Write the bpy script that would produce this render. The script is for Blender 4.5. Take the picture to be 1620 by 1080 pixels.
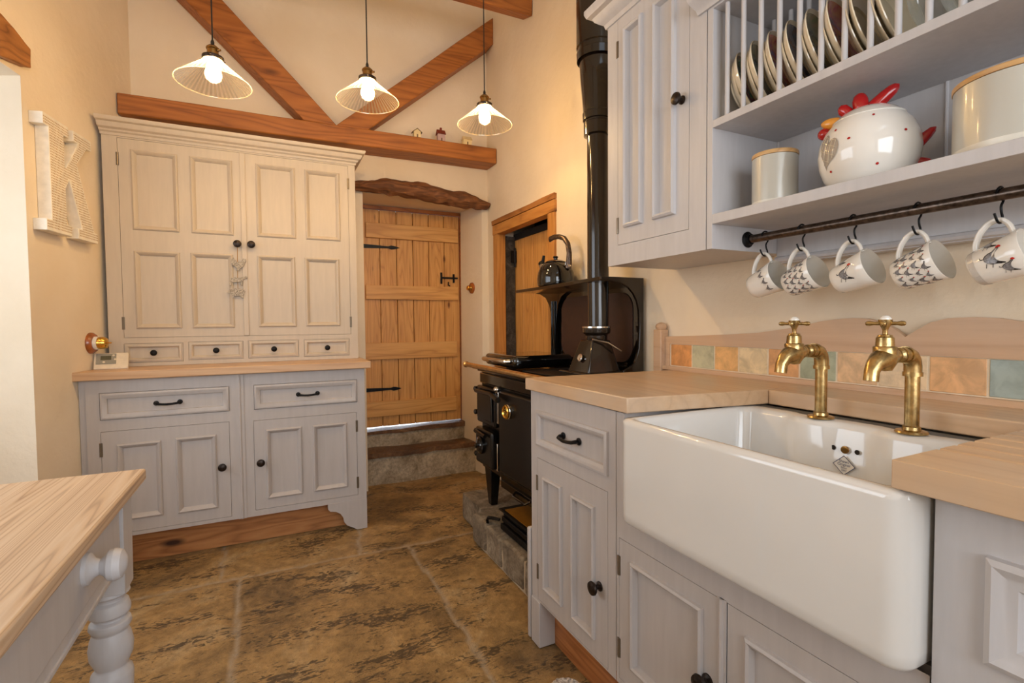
import bpy, bmesh, math, random
from mathutils import Vector, Matrix, noise
PI = math.pi
random.seed(7)
for o in list(bpy.data.objects): bpy.data.objects.remove(o)
SC = bpy.context.scene
COL = SC.collection

# ---------------------------------------------------------------- camera
cd = bpy.data.cameras.new('camera'); cam = bpy.data.objects.new('camera', cd); COL.objects.link(cam)
cd.sensor_width = 36.0; cd.lens = 789.23 / 1620 * 36; cd.clip_start = 0.02
Rt = Vector((0.89915622, -0.43754293, -0.00861875)); Dn = Vector((-0.02380062, -0.02922651, -0.99928942)); Fw = Vector((0.43698013, 0.89872242, -0.03669299))
cam.matrix_world = Matrix(((Rt.x, -Dn.x, -Fw.x, 0), (Rt.y, -Dn.y, -Fw.y, 0), (Rt.z, -Dn.z, -Fw.z, 1.085), (0, 0, 0, 1)))
SC.camera = cam

# ---------------------------------------------------------------- world, daylight, exposure
W = bpy.data.worlds.new('sky'); SC.world = W; W.use_nodes = True
bg = W.node_tree.nodes['Background']; bg.inputs[0].default_value = (0.80, 0.89, 1.0, 1); bg.inputs[1].default_value = 2.2
SC.view_settings.view_transform = 'Standard'; SC.view_settings.look = 'None'
SC.view_settings.exposure = 0.0; SC.view_settings.gamma = 1.0
try: SC.view_settings.use_curve_mapping = False
except Exception: pass
BULB_STRENGTH = 1180.0
def area(name, loc, target, sx, sy, power, color):
    l = bpy.data.lights.new(name, 'AREA'); l.shape = 'RECTANGLE'; l.size = sx; l.size_y = sy; l.energy = power; l.color = color
    o = bpy.data.objects.new(name, l); COL.objects.link(o); o.location = loc
    o.rotation_euler = (Vector(target) - Vector(loc)).to_track_quat('-Z', 'Y').to_euler()
    return o
area('daylight_rear_window', (0.35, -1.42, 1.55), (0.35, 3.0, 1.2), 1.9, 1.2, 33, (0.90, 0.95, 1.0))
area('daylight_left_window', (-1.42, 1.55, 1.42), (1.3, 1.4, 1.0), 1.3, 1.0, 9, (0.88, 0.94, 1.0))

# ---------------------------------------------------------------- materials
def s2l(c):
    f = lambda v: v / 12.92 if v <= 0.04045 else ((v + 0.055) / 1.055) ** 2.4
    return tuple(f(x / 255.0) for x in c) + (1,)
def newmat(name):
    m = bpy.data.materials.new(name); m.use_nodes = True
    nt = m.node_tree; b = nt.nodes['Principled BSDF']; return m, nt, b
def N(nt, t, **k):
    n = nt.nodes.new(t)
    for a, v in k.items(): setattr(n, a, v)
    return n
def coords(nt, scale=(1, 1, 1), rot=(0, 0, 0)):
    tc = N(nt, 'ShaderNodeTexCoord'); mp = N(nt, 'ShaderNodeMapping')
    mp.inputs['Scale'].default_value = scale; mp.inputs['Rotation'].default_value = rot
    nt.links.new(tc.outputs['Object'], mp.inputs['Vector']); return mp.outputs['Vector']
def ntex(nt, vec, scale, detail=4, rough=0.55, dist=0.0):
    n = N(nt, 'ShaderNodeTexNoise'); n.inputs['Scale'].default_value = scale; n.inputs['Detail'].default_value = detail
    n.inputs['Roughness'].default_value = rough; n.inputs['Distortion'].default_value = dist
    nt.links.new(vec, n.inputs['Vector']); return n.outputs['Fac']
def ramp(nt, fac, stops):
    r = N(nt, 'ShaderNodeValToRGB'); e = r.color_ramp.elements
    while len(e) < len(stops): e.new(0.5)
    for i, (p, c) in enumerate(stops): e[i].position = p; e[i].color = c if len(c) == 4 else s2l(c)
    nt.links.new(fac, r.inputs['Fac']); return r.outputs['Color']
def mix(nt, a, b, fac, mode='MIX'):
    n = N(nt, 'ShaderNodeMixRGB', blend_type=mode)
    for s, v in ((1, a), (2, b), (0, fac)):
        if isinstance(v, (int, float, tuple)): n.inputs[s].default_value = v
        else: nt.links.new(v, n.inputs[s])
    return n.outputs[0]
def bump(nt, b, h, strength, dist=0.01):
    n = N(nt, 'ShaderNodeBump'); n.inputs['Strength'].default_value = strength; n.inputs['Distance'].default_value = dist
    nt.links.new(h, n.inputs['Height']); nt.links.new(n.outputs['Normal'], b.inputs['Normal'])
def plain(name, c, rough=0.5, metal=0.0, coat=0.0, var=0.04, scale=30, spec=0.5, bmp=0.0):
    m, nt, b = newmat(name); v = coords(nt); f = ntex(nt, v, scale)
    c1 = tuple(max(0, x * (1 - var)) for x in c); c2 = tuple(min(255, x * (1 + var)) for x in c)
    nt.links.new(ramp(nt, f, [(0.3, c1), (0.7, c2)]), b.inputs['Base Color'])
    b.inputs['Roughness'].default_value = rough; b.inputs['Metallic'].default_value = metal
    b.inputs['Coat Weight'].default_value = coat; b.inputs['Coat Roughness'].default_value = 0.05
    b.inputs['Specular IOR Level'].default_value = spec
    if bmp: bump(nt, b, f, bmp, 0.003)
    return m
def wood(name, light, mid, dark, axis='X', rings=9.0, stretch=0.06, fine=60, rough=0.5, knots=0.0, planks=None, knotc=None, plank_axis='X', sharp=0.5, bmp=0.15, weather=None, freq=9):
    m, nt, b = newmat(name)
    sc = [1, 1, 1]; sc['XYZ'.index(axis)] = stretch
    v = coords(nt, tuple(sc))
    if planks:
        tc = N(nt, 'ShaderNodeTexCoord'); sp = N(nt, 'ShaderNodeSeparateXYZ'); nt.links.new(tc.outputs['Object'], sp.inputs[0])
        dv = N(nt, 'ShaderNodeMath', operation='DIVIDE'); nt.links.new(sp.outputs[plank_axis], dv.inputs[0]); dv.inputs[1].default_value = planks
        fl = N(nt, 'ShaderNodeMath', operation='FLOOR'); nt.links.new(dv.outputs[0], fl.inputs[0])
        mu = N(nt, 'ShaderNodeMath', operation='MULTIPLY'); nt.links.new(fl.outputs[0], mu.inputs[0]); mu.inputs[1].default_value = 3.71
        cb = N(nt, 'ShaderNodeCombineXYZ'); [nt.links.new(mu.outputs[0], cb.inputs[i]) for i in range(3)]
        ad = N(nt, 'ShaderNodeVectorMath', operation='ADD'); nt.links.new(v, ad.inputs[0]); nt.links.new(cb.outputs[0], ad.inputs[1]); v = ad.outputs[0]
    warp = ntex(nt, v, rings, 2, 0.5, 0.3)
    w = N(nt, 'ShaderNodeMath', operation='MULTIPLY'); nt.links.new(warp, w.inputs[0]); w.inputs[1].default_value = freq
    fr = N(nt, 'ShaderNodeMath', operation='PINGPONG'); nt.links.new(w.outputs[0], fr.inputs[0]); fr.inputs[1].default_value = 0.5
    m2 = N(nt, 'ShaderNodeMath', operation='MULTIPLY'); nt.links.new(fr.outputs[0], m2.inputs[0]); m2.inputs[1].default_value = 2
    f = ntex(nt, v, fine, 6, 0.65)
    col = ramp(nt, m2.outputs[0], [(0.0, dark), (sharp * 0.5, mid), (1.0, light)])
    col = mix(nt, col, ramp(nt, f, [(0.3, dark), (0.62, light)]), 0.35)
    big = ntex(nt, v, rings * 0.35, 2)
    col = mix(nt, col, ramp(nt, big, [(0.35, mid), (0.65, light)]), 0.3)
    if knots:
        vk = coords(nt, tuple(3.2 if i == 'XYZ'.index(axis) else 9.0 for i in range(3)))
        vo = N(nt, 'ShaderNodeTexVoronoi'); vo.inputs['Scale'].default_value = knots; nt.links.new(vk, vo.inputs['Vector'])
        kc = ramp(nt, vo.outputs['Distance'], [(0.05, (1, 1, 1, 1)), (0.12, (0, 0, 0, 1))])
        col = mix(nt, col, s2l(knotc or dark), kc)
    if weather:
        wn = ntex(nt, coords(nt), 3.5, 5, 0.6)
        col = mix(nt, col, s2l(weather), ramp(nt, wn, [(0.45, (0, 0, 0, 1)), (0.7, (0.6, 0.6, 0.6, 1))]))
    nt.links.new(col, b.inputs['Base Color']); b.inputs['Roughness'].default_value = rough
    if bmp: bump(nt, b, f, bmp, 0.002)
    return m
def stone(name, stops, scale=6, rough=0.55, bmp=0.6, spot=None, attr=None, mortar=None):
    m, nt, b = newmat(name); v = coords(nt, (1, 1, 1))
    f = ntex(nt, v, scale, 9, 0.68, 0.9)
    col = ramp(nt, f, stops)
    g = ntex(nt, v, scale * 9, 6, 0.75)
    col = mix(nt, col, ramp(nt, g, [(0.35, (90, 80, 70)), (0.6, (255, 255, 255))]), 0.45, 'MULTIPLY')
    if spot:
        v2 = coords(nt, (1.0, 2.6, 1.0), (0, 0, 0.5)); h = ntex(nt, v2, 30, 4, 0.6, 1.0); z = ntex(nt, v2, 3.3, 4)
        k = N(nt, 'ShaderNodeMath', operation='MULTIPLY'); nt.links.new(h, k.inputs[0]); nt.links.new(z, k.inputs[1])
        col = mix(nt, col, s2l(spot), ramp(nt, k.outputs[0], [(0.285, (0, 0, 0, 1)), (0.325, (0.85, 0.85, 0.85, 1))]))
    if attr:
        a = N(nt, 'ShaderNodeAttribute'); a.attribute_name = attr
        ju = ntex(nt, v, 60, 4); jm = N(nt, 'ShaderNodeMath', operation='MULTIPLY'); nt.links.new(a.outputs['Fac'], jm.inputs[0])
        jr = ramp(nt, ju, [(0.3, (0.45, 0.45, 0.45, 1)), (0.6, (1, 1, 1, 1))]); nt.links.new(jr, jm.inputs[1])
        col = mix(nt, col, s2l(mortar), jm.outputs[0])
    nt.links.new(col, b.inputs['Base Color']); b.inputs['Roughness'].default_value = rough
    s = N(nt, 'ShaderNodeMath', operation='ADD'); nt.links.new(f, s.inputs[0]); nt.links.new(g, s.inputs[1])
    bump(nt, b, s.outputs[0], bmp, 0.012)
    return m
M = {}
def plaster(name, c1, c2):
    m, nt, b = newmat(name); v = coords(nt)
    nt.links.new(ramp(nt, ntex(nt, v, 2.3, 4), [(0.35, c1), (0.65, c2)]), b.inputs['Base Color'])
    b.inputs['Roughness'].default_value = 0.9; b.inputs['Specular IOR Level'].default_value = 0.2
    a = ntex(nt, v, 2.2, 3); c = ntex(nt, v, 26, 5); s = N(nt, 'ShaderNodeMath', operation='MULTIPLY_ADD')
    nt.links.new(a, s.inputs[0]); s.inputs[1].default_value = 6; nt.links.new(c, s.inputs[2]); bump(nt, b, s.outputs[0], 0.25, 0.012)
    return m
M['plaster'] = plaster('lime_plaster_cream', (233, 216, 190), (240, 225, 202))
def paint(name, c):
    m, nt, b = newmat(name); v = coords(nt, (1, 1, 0.12)); f = ntex(nt, v, 55, 4)
    c1 = tuple(x * 0.965 for x in c)
    nt.links.new(ramp(nt, f, [(0.3, c1), (0.7, c)]), b.inputs['Base Color']); b.inputs['Roughness'].default_value = 0.45
    bump(nt, b, f, 0.12, 0.002); return m
M['paint'] = paint('painted_wood_grey', (190, 183, 180))
M['paint_up'] = paint('painted_wood_stone', (203, 188, 168))
M['paint_r'] = paint('painted_wood_pale_grey', (203, 201, 203))
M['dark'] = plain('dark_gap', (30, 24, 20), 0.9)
M['beam'] = wood('stained_beam_wood', (186, 116, 52), (156, 90, 36), (92, 48, 18), 'X', 6, 0.1, 34, 0.5, 0.5, knotc=(64, 32, 12), bmp=0.5, freq=14)
M['beam_y'] = wood('stained_lintel_wood', (186, 126, 66), (150, 94, 44), (80, 44, 18), 'Y', 8, 0.1, 40, 0.6, 0.6, knotc=(60, 30, 12), bmp=0.5)
M['log'] = wood('rough_log_wood', (142, 92, 52), (96, 54, 26), (38, 18, 8), 'X', 14, 0.12, 70, 0.75, bmp=1.0, sharp=0.9)
M['pine'] = wood('pine_planks', (226, 172, 102), (208, 150, 80), (166, 104, 48), 'Z', 9, 0.07, 60, 0.45, 1.0, planks=0.1033, knotc=(108, 58, 22), freq=14)
M['pine_h'] = wood('pine_battens', (230, 178, 108), (212, 156, 86), (172, 112, 54), 'X', 9, 0.07, 60, 0.45, 0.5, knotc=(108, 58, 22))
M['pine_f'] = wood('pine_frame', (206, 148, 80), (190, 126, 60), (150, 90, 36), 'Y', 9, 0.08, 60, 0.45, 0.4, knotc=(100, 52, 20))
M['pine_fz'] = wood('pine_frame_upright', (206, 148, 80), (190, 126, 60), (150, 90, 36), 'Z', 9, 0.08, 60, 0.45, 0.4, knotc=(100, 52, 20))
M['plinth'] = wood('pine_plinth', (196, 138, 84), (178, 114, 62), (118, 62, 26), 'X', 10, 0.1, 50, 0.5, 0.6, knotc=(60, 30, 14), sharp=0.9)
M['plinth_y'] = wood('pine_plinth_side', (186, 124, 72), (168, 102, 54), (118, 62, 26), 'Y', 10, 0.1, 50, 0.5, 0.6, knotc=(60, 30, 14), sharp=0.9)
M['work_x'] = wood('worktop_oak_x', (214, 178, 140), (204, 162, 122), (180, 134, 96), 'X', 6, 0.05, 70, 0.35, bmp=0.05)
M['work_y'] = wood('worktop_oak_y', (218, 186, 150), (206, 170, 132), (186, 150, 116), 'Y', 6, 0.05, 70, 0.35, bmp=0.05, weather=(196, 180, 164))
M['splash_wood'] = wood('splashback_oak', (214, 180, 146), (202, 164, 130), (180, 140, 108), 'Y', 6, 0.05, 70, 0.45, bmp=0.05, weather=(196, 172, 150))
M['table'] = wood('limed_pine_tabletop', (226, 204, 178), (212, 178, 138), (138, 94, 60), 'Y', 8, 0.022, 46, 0.5, bmp=0.3, sharp=0.6, freq=44)
M['flag'] = stone('worn_flagstone', [(0.26, (92, 74, 54)), (0.40, (146, 116, 74)), (0.54, (180, 144, 92)), (0.66, (190, 164, 122)), (0.8, (160, 146, 124))], 2.6, 0.45, 0.6, spot=(66, 52, 38), attr='joint', mortar=(168, 152, 130))
M['step'] = stone('worn_step_stone', [(0.28, (112, 96, 76)), (0.46, (192, 174, 146)), (0.66, (228, 214, 188))], 6, 0.6, 0.9)
M['tread'] = stone('dark_step_tread', [(0.28, (60, 40, 24)), (0.5, (112, 76, 44)), (0.75, (170, 128, 84))], 6, 0.3, 0.6)
M['hearth'] = stone('hearth_stone', [(0.28, (84, 72, 58)), (0.5, (158, 142, 120)), (0.72, (206, 190, 164))], 8, 0.75, 1.0)
M['rubble'] = stone('dark_rubble', [(0.3, (40, 36, 32)), (0.5, (78, 72, 66)), (0.8, (130, 122, 112))], 14, 0.8, 1.0)
M['mortar'] = plain('lime_mortar', (190, 172, 146), 0.9, bmp=0.5)
M['enamel'] = plain('black_enamel', (10, 9, 8), 0.1, 0.0, 0.6, 0.1)
M['iron'] = plain('black_cast_iron', (13, 11, 10), 0.27, 0.0, 0.0, 0.15, 60)
M['iron_matt'] = plain('matt_black_iron', (20, 20, 22), 0.45, 0.6, 0.0, 0.2, 80, bmp=0.2)
M['bronze'] = plain('dark_bronze_knob', (52, 44, 40), 0.35, 0.8, 0.0, 0.25, 120, bmp=0.3)
M['flue'] = plain('black_flue_enamel', (34, 26, 20), 0.16, 0.25, 0.5, 0.08)
M['brownplate'] = plain('brown_enamel_plate', (66, 42, 32), 0.5, 0, 0, 0.06)
M['chrome'] = plain('polished_chrome', (214, 210, 204), 0.14, 1.0, 0, 0.02)
M['brass'] = plain('aged_brass', (184, 158, 108), 0.27, 1.0, 0, 0.2, 60, bmp=0.12)
M['brass_br'] = plain('bright_brass', (226, 178, 84), 0.2, 1.0, 0, 0.08, 70)
M['antique'] = plain('antique_brass', (150, 112, 62), 0.3, 1.0, 0, 0.15, 70)
M['railbrass'] = plain('brass_range_rail', (228, 190, 132), 0.25, 1.0, 0, 0.1)
M['steelrod'] = plain('dark_steel_rod', (92, 80, 72), 0.32, 1.0, 0, 0.25, 90)
M['sink'] = plain('white_fireclay', (226, 224, 220), 0.08, 0, 0.6, 0.01, 4)
M['china'] = plain('white_china', (238, 234, 226), 0.1, 0, 0.6, 0.01, 4)
M['china_in'] = plain('grey_white_glaze', (206, 208, 202), 0.15, 0, 0.5, 0.01, 4)
M['cream'] = plain('cream_glaze', (226, 212, 184), 0.12, 0, 0.5, 0.03, 9)
M['red'] = plain('red_glaze', (178, 18, 20), 0.18, 0, 0.6, 0.05)
M['orange'] = plain('orange_glaze', (232, 158, 62), 0.2, 0, 0.5, 0.05)
M['greydec'] = plain('grey_print', (118, 116, 118), 0.3, 0, 0.4, 0.3, 260)
M['blackdec'] = plain('black_print', (30, 28, 28), 0.3)
M['reddec'] = plain('red_print', (196, 40, 32), 0.3)
M['bluedec'] = plain('blue_print', (52, 62, 108), 0.3)
M['pearl'] = plain('pale_band_print', (204, 198, 190), 0.25)
M['patch'] = plain('taupe_patch_print', (172, 162, 150), 0.15, 0, 0.6, 0.04, 90)
M['bamboo'] = wood('bamboo_lid', (220, 180, 124), (204, 158, 100), (170, 122, 70), 'Y', 9, 0.1, 60, 0.4, bmp=0.05)
M['can'] = plain('grey_enamel_canister', (198, 196, 186), 0.3, 0.1, 0.2, 0.01, 4)
M['can_base'] = plain('cream_canister_foot', (226, 222, 210), 0.3)
M['grout'] = plain('pale_grout', (232, 216, 190), 0.9)
M['switchwood'] = plain('varnished_pattress', (150, 82, 34), 0.25, 0, 0.5, 0.2)
M['plastic'] = plain('white_plastic', (228, 216, 196), 0.4)
M['plastic_g'] = plain('grey_plastic', (150, 148, 138), 0.4)
M['lcd'] = plain('lcd_screen', (92, 92, 76), 0.2)
M['letter'] = plain('white_painted_letter', (240, 232, 216), 0.6)
M['pin'] = plain('letter_holes', (184, 150, 104), 0.8)
M['string'] = plain('jute_string', (176, 132, 72), 0.9)
M['charm'] = plain('mottled_grey_card', (160, 150, 136), 0.8, 0, 0, 0.3, 220)
M['rug'] = plain('grey_fleece', (170, 160, 150), 0.95, 0, 0, 0.4, 160, bmp=1.0)
M['hinge'] = plain('dull_hinge_metal', (132, 120, 104), 0.4, 0.8)
M['gold'] = plain('ash_tray_gold', (196, 134, 40), 0.3, 0.7)
M['house_w'] = plain('cream_house_paint', (228, 206, 158), 0.7)
M['house_p'] = plain('mauve_house_paint', (190, 160, 158), 0.7)
M['house_r'] = plain('rust_roof_paint', (122, 44, 20), 0.7)
M['house_d'] = plain('dark_roof_paint', (112, 92, 66), 0.7)
M['cord'] = plain('black_flex', (24, 18, 14), 0.6)
TILE = []
for i, c in enumerate([(222, 158, 98), (190, 188, 158), (224, 178, 120), (226, 204, 164), (218, 164, 112), (166, 172, 146), (224, 186, 142), (226, 202, 166), (226, 178, 126), (158, 172, 166), (224, 190, 146)]):
    m, nt, b = newmat('glazed_tile_%s' % ['terracotta', 'sage', 'ochre', 'cream', 'apricot', 'moss', 'sand', 'ivory', 'amber', 'duck', 'buff'][i])
    v = coords(nt); f = ntex(nt, v, 22, 5, 0.6, 0.5)
    lo = tuple(x * 0.9 for x in c); hi = tuple(min(255, x * 1.07) for x in c)
    nt.links.new(ramp(nt, f, [(0.35, lo), (0.62, hi)]), b.inputs['Base Color']); b.inputs['Roughness'].default_value = 0.3
    bump(nt, b, f, 0.2, 0.003); TILE.append(m)
def artmat(name, cols):
    m, nt, b = newmat(name); v = coords(nt); f = ntex(nt, v, 16, 3, 0.5, 1.2)
    n = len(cols); nt.links.new(ramp(nt, f, [(0.3 + 0.4 * i / (n - 1), c) for i, c in enumerate(cols)]), b.inputs['Base Color'])
    b.inputs['Roughness'].default_value = 0.15; b.inputs['Coat Weight'].default_value = 0.5; return m
ART = {'green': artmat('green_painted_glaze', [(24, 60, 30), (70, 120, 48), (160, 60, 40), (40, 90, 60)]),
       'red': artmat('red_painted_glaze', [(60, 60, 110), (176, 50, 34), (200, 120, 50), (120, 30, 26)]),
       'olive': artmat('olive_painted_glaze', [(70, 76, 34), (120, 124, 70), (150, 130, 80), (60, 70, 60)]),
       'amber': artmat('amber_painted_glaze', [(150, 96, 40), (90, 60, 50), (60, 66, 80), (190, 150, 80)])}
def glassmat(name, col, trans, rough=0.05):
    m = bpy.data.materials.new(name); m.use_nodes = True; nt = m.node_tree; nt.nodes.clear()
    out = N(nt, 'ShaderNodeOutputMaterial'); t = N(nt, 'ShaderNodeBsdfTransparent'); t.inputs[0].default_value = (1, 0.99, 0.96, 1)
    tl = N(nt, 'ShaderNodeBsdfTranslucent'); tl.inputs[0].default_value = col
    df = N(nt, 'ShaderNodeBsdfGlossy'); df.inputs['Roughness'].default_value = rough
    m1 = N(nt, 'ShaderNodeMixShader'); m1.inputs[0].default_value = 0.25; nt.links.new(tl.outputs[0], m1.inputs[1]); nt.links.new(df.outputs[0], m1.inputs[2])
    v = coords(nt); f = ntex(nt, v, 90, 3); r = N(nt, 'ShaderNodeMapRange'); r.inputs[3].default_value = trans - 0.05; r.inputs[4].default_value = trans + 0.05
    nt.links.new(f, r.inputs[0])
    m2 = N(nt, 'ShaderNodeMixShader'); nt.links.new(r.outputs[0], m2.inputs[0]); nt.links.new(m1.outputs[0], m2.inputs[1]); nt.links.new(t.outputs[0], m2.inputs[2])
    nt.links.new(m2.outputs[0], out.inputs[0]); return m
M['glass_rib'] = glassmat('ribbed_shade_glass', (1.0, 0.93, 0.78, 1), 0.36)
M['glass_clear'] = glassmat('clear_shade_glass', (1.0, 0.95, 0.85, 1), 0.74)
M['bulb_glass'] = glassmat('clear_bulb_glass', (1, 0.9, 0.7, 1), 0.85)
M['tumbler'] = glassmat('clear_tumbler_glass', (0.85, 0.92, 0.9, 1), 0.6)
m, nt, b = newmat('lamp_filament'); b.inputs['Base Color'].default_value = (1, .8, .5, 1)
b.inputs['Emission Color'].default_value = (1.0, 0.64, 0.27, 1); b.inputs['Emission Strength'].default_value = BULB_STRENGTH; M['filament'] = m
m, nt, b = newmat('window_glass'); b.inputs['Transmission Weight'].default_value = 1; b.inputs['Roughness'].default_value = 0; b.inputs['IOR'].default_value = 1.0; M['pane'] = m

# ---------------------------------------------------------------- mesh builder
class MB:
    def __init__(s, mat=None): s.b = bmesh.new(); s.M = mat or Matrix(); s.mi = 0
    def v(s, p): return s.b.verts.new(s.M @ Vector(p))
    def f(s, vs):
        try: f = s.b.faces.new(vs); f.material_index = s.mi; f.smooth = True; return f
        except ValueError: return None
    def box(s, x0, x1, y0, y1, z0, z1):
        p = [s.v((x, y, z)) for z in (z0, z1) for y in (y0, y1) for x in (x0, x1)]
        for q in ((0, 2, 3, 1), (4, 5, 7, 6), (0, 1, 5, 4), (2, 6, 7, 3), (0, 4, 6, 2), (1, 3, 7, 5)): s.f([p[i] for i in q])
        return s
    def hexa(s, pts):
        p = [s.v(q) for q in pts]
        for q in ((0, 2, 3, 1), (4, 5, 7, 6), (0, 1, 5, 4), (2, 6, 7, 3), (0, 4, 6, 2), (1, 3, 7, 5)): s.f([p[i] for i in q])
        return s
    def prism(s, pts, d0, d1, ax='Z'):
        g = {'Z': lambda a, c, d: (a, c, d), 'Y': lambda a, c, d: (a, d, c), 'X': lambda a, c, d: (d, a, c)}[ax]
        lo = [s.v(g(a, c, d0)) for a, c in pts]; hi = [s.v(g(a, c, d1)) for a, c in pts]; n = len(pts)
        s.f(lo[::-1]); s.f(hi)
        for i in range(n): s.f([lo[i], lo[(i + 1) % n], hi[(i + 1) % n], hi[i]])
        return s
    def lathe(s, prof, o=(0, 0, 0), ax=(0, 0, 1), n=24, sx=1.0, closed=False):
        o = Vector(o); a = Vector(ax).normalized(); t = a.orthogonal().normalized(); u = a.cross(t); rings = []
        for r, h in prof:
            if r < 1e-6: rings.append([s.v(o + a * h)])
            else: rings.append([s.v(o + a * h + t * r * math.cos(2 * PI * k / n) + u * r * sx * math.sin(2 * PI * k / n)) for k in range(n)])
        for A, B in zip(rings, rings[1:] + ([rings[0]] if closed else [])):
            if len(A) == 1 and len(B) == 1: continue
            for k in range(n):
                k2 = (k + 1) % n
                if len(A) == 1: s.f([A[0], B[k], B[k2]])
                elif len(B) == 1: s.f([A[k], B[0], A[k2]])
                else: s.f([A[k], B[k], B[k2], A[k2]])
        return s
    def tube(s, path, r, n=10, caps=True, flat=1.0):
        P = [Vector(p) for p in path]; R = r if isinstance(r, (list, tuple)) else [r] * len(P); rings = []; t0 = None
        for i, p in enumerate(P):
            d = (P[min(i + 1, len(P) - 1)] - P[max(i - 1, 0)]).normalized()
            if t0 is None: t0 = d.orthogonal().normalized()
            t0 = (t0 - d * t0.dot(d)).normalized(); u = d.cross(t0)
            rings.append([s.v(p + t0 * R[i] * math.cos(2 * PI * k / n) + u * R[i] * flat * math.sin(2 * PI * k / n)) for k in range(n)])
        for A, B in zip(rings, rings[1:]):
            for k in range(n): s.f([A[k], A[(k + 1) % n], B[(k + 1) % n], B[k]])
        if caps: s.f(rings[0][::-1]); s.f(rings[-1])
        return s
    def ball(s, c, rx, ry=None, rz=None, n=20, m=12):
        ry = ry or rx; rz = rz or rx; c = Vector(c); rings = []
        for i in range(m + 1):
            th = PI * i / m
            if i in (0, m): rings.append([s.v(c + Vector((0, 0, rz * math.cos(th))))])
            else: rings.append([s.v(c + Vector((rx * math.sin(th) * math.cos(2 * PI * k / n), ry * math.sin(th) * math.sin(2 * PI * k / n), rz * math.cos(th)))) for k in range(n)])
        for A, B in zip(rings, rings[1:]):
            for k in range(n):
                k2 = (k + 1) % n
                if len(A) == 1: s.f([A[0], B[k], B[k2]])
                elif len(B) == 1: s.f([A[k], B[0], A[k2]])
                else: s.f([A[k], B[k], B[k2], A[k2]])
        return s
    # framed front in the local (u, v) plane with w outwards; holes are recessed
    def front(s, u0, u1, v0, v1, w, holes, depth, back=None):
        us = sorted({u0, u1, *[h[0] for h in holes], *[h[1] for h in holes]}); vs = sorted({v0, v1, *[h[2] for h in holes], *[h[3] for h in holes]})
        inh = lambda a, c: any(h[0] < a < h[1] and h[2] < c < h[3] for h in holes)
        for a0, a1 in zip(us, us[1:]):
            for c0, c1 in zip(vs, vs[1:]):
                if not inh((a0 + a1) / 2, (c0 + c1) / 2): s.f([s.v(p) for p in ((a0, c0, w), (a1, c0, w), (a1, c1, w), (a0, c1, w))])
        for h in holes:
            a0, a1, c0, c1 = h; s.f([s.v(p) for p in ((a0, c0, w - depth), (a1, c0, w - depth), (a1, c1, w - depth), (a0, c1, w - depth))])
            q = [(a0, c0), (a1, c0), (a1, c1), (a0, c1)]
            for i in range(4):
                A, B = q[i], q[(i + 1) % 4]; s.f([s.v(p) for p in ((*A, w), (*B, w), (*B, w - depth), (*A, w - depth))])
        if back is not None:
            q = [(u0, v0), (u1, v0), (u1, v1), (u0, v1)]
            for i in range(4):
                A, B = q[i], q[(i + 1) % 4]; s.f([s.v(p) for p in ((*A, w), (*A, back), (*B, back), (*B, w))])
            s.f([s.v((*p, back)) for p in q][::-1])
        return s
    def ring(s, u0, u1, v0, v1, prof):
        L = []
        for ins, w in prof: L.append([s.v(p) for p in ((u0 + ins, v0 + ins, w), (u1 - ins, v0 + ins, w), (u1 - ins, v1 - ins, w), (u0 + ins, v1 - ins, w))])
        for A, B in zip(L, L[1:]):
            for k in range(4): s.f([A[k], A[(k + 1) % 4], B[(k + 1) % 4], B[k]])
        return s
    def build(s, name, mats, parent=None, origin=None, bevel=0, seg=2, sharp=35, noise_=None, weld=True):
        b = s.b
        if weld: bmesh.ops.remove_doubles(b, verts=b.verts, dist=1e-5)
        bmesh.ops.recalc_face_normals(b, faces=b.faces)
        if parent is not None: off = Vector(parent['_o'])
        elif origin is not None: off = Vector(origin)
        else:
            xs = [v.co for v in b.verts]; off = Vector(((min(p.x for p in xs) + max(p.x for p in xs)) / 2, (min(p.y for p in xs) + max(p.y for p in xs)) / 2, min(p.z for p in xs)))
        for v in b.verts: v.co -= off
        me = bpy.data.meshes.new(name); b.to_mesh(me); b.free()
        for m in (mats if isinstance(mats, (list, tuple)) else [mats]): me.materials.append(M[m] if isinstance(m, str) else m)
        me.set_sharp_from_angle(angle=math.radians(sharp))
        o = bpy.data.objects.new(name, me); COL.objects.link(o)
        if parent is not None: o.parent = parent
        else: o.location = off
        o['_o'] = tuple(off)
        if bevel:
            md = o.modifiers.new('bevel', 'BEVEL'); md.width = bevel; md.segments = seg; md.limit_method = 'ANGLE'; md.angle_limit = math.radians(40); md.harden_normals = False
        return o
def thing(name, loc, label, cat, group=None):
    o = bpy.data.objects.new(name, None); COL.objects.link(o); o.location = loc; o['_o'] = tuple(loc); o.empty_display_size = 0.05
    o['label'] = label; o['category'] = cat
    if group: o['group'] = group
    return o
def tag(o, label, cat, group=None):
    o['label'] = label; o['category'] = cat
    if group: o['group'] = group
    return o
def struct(o): o['kind'] = 'structure'; return o
def frameM(kind, pos):          # local u, v, w(out)
    if kind == 'front': return Matrix(((1, 0, 0, 0), (0, 0, -1, pos), (0, 1, 0, 0), (0, 0, 0, 1)))      # out = -Y, u = x, v = z
    return Matrix(((0, 0, -1, pos), (-1, 0, 0, 0), (0, 1, 0, 0), (0, 0, 0, 1)))                         # out = -X, u = -y, v = z
def rough(mb, amt, freq, cuts=0):
    b = mb.b
    if cuts: bmesh.ops.subdivide_edges(b, edges=b.edges[:], cuts=cuts, use_grid_fill=True)
    bmesh.ops.remove_doubles(b, verts=b.verts, dist=1e-5)
    for v in b.verts:
        n = noise.noise_vector(v.co * freq) + 0.5 * noise.noise_vector(v.co * freq * 2.7)
        v.co += n * amt
    return mb

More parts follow.
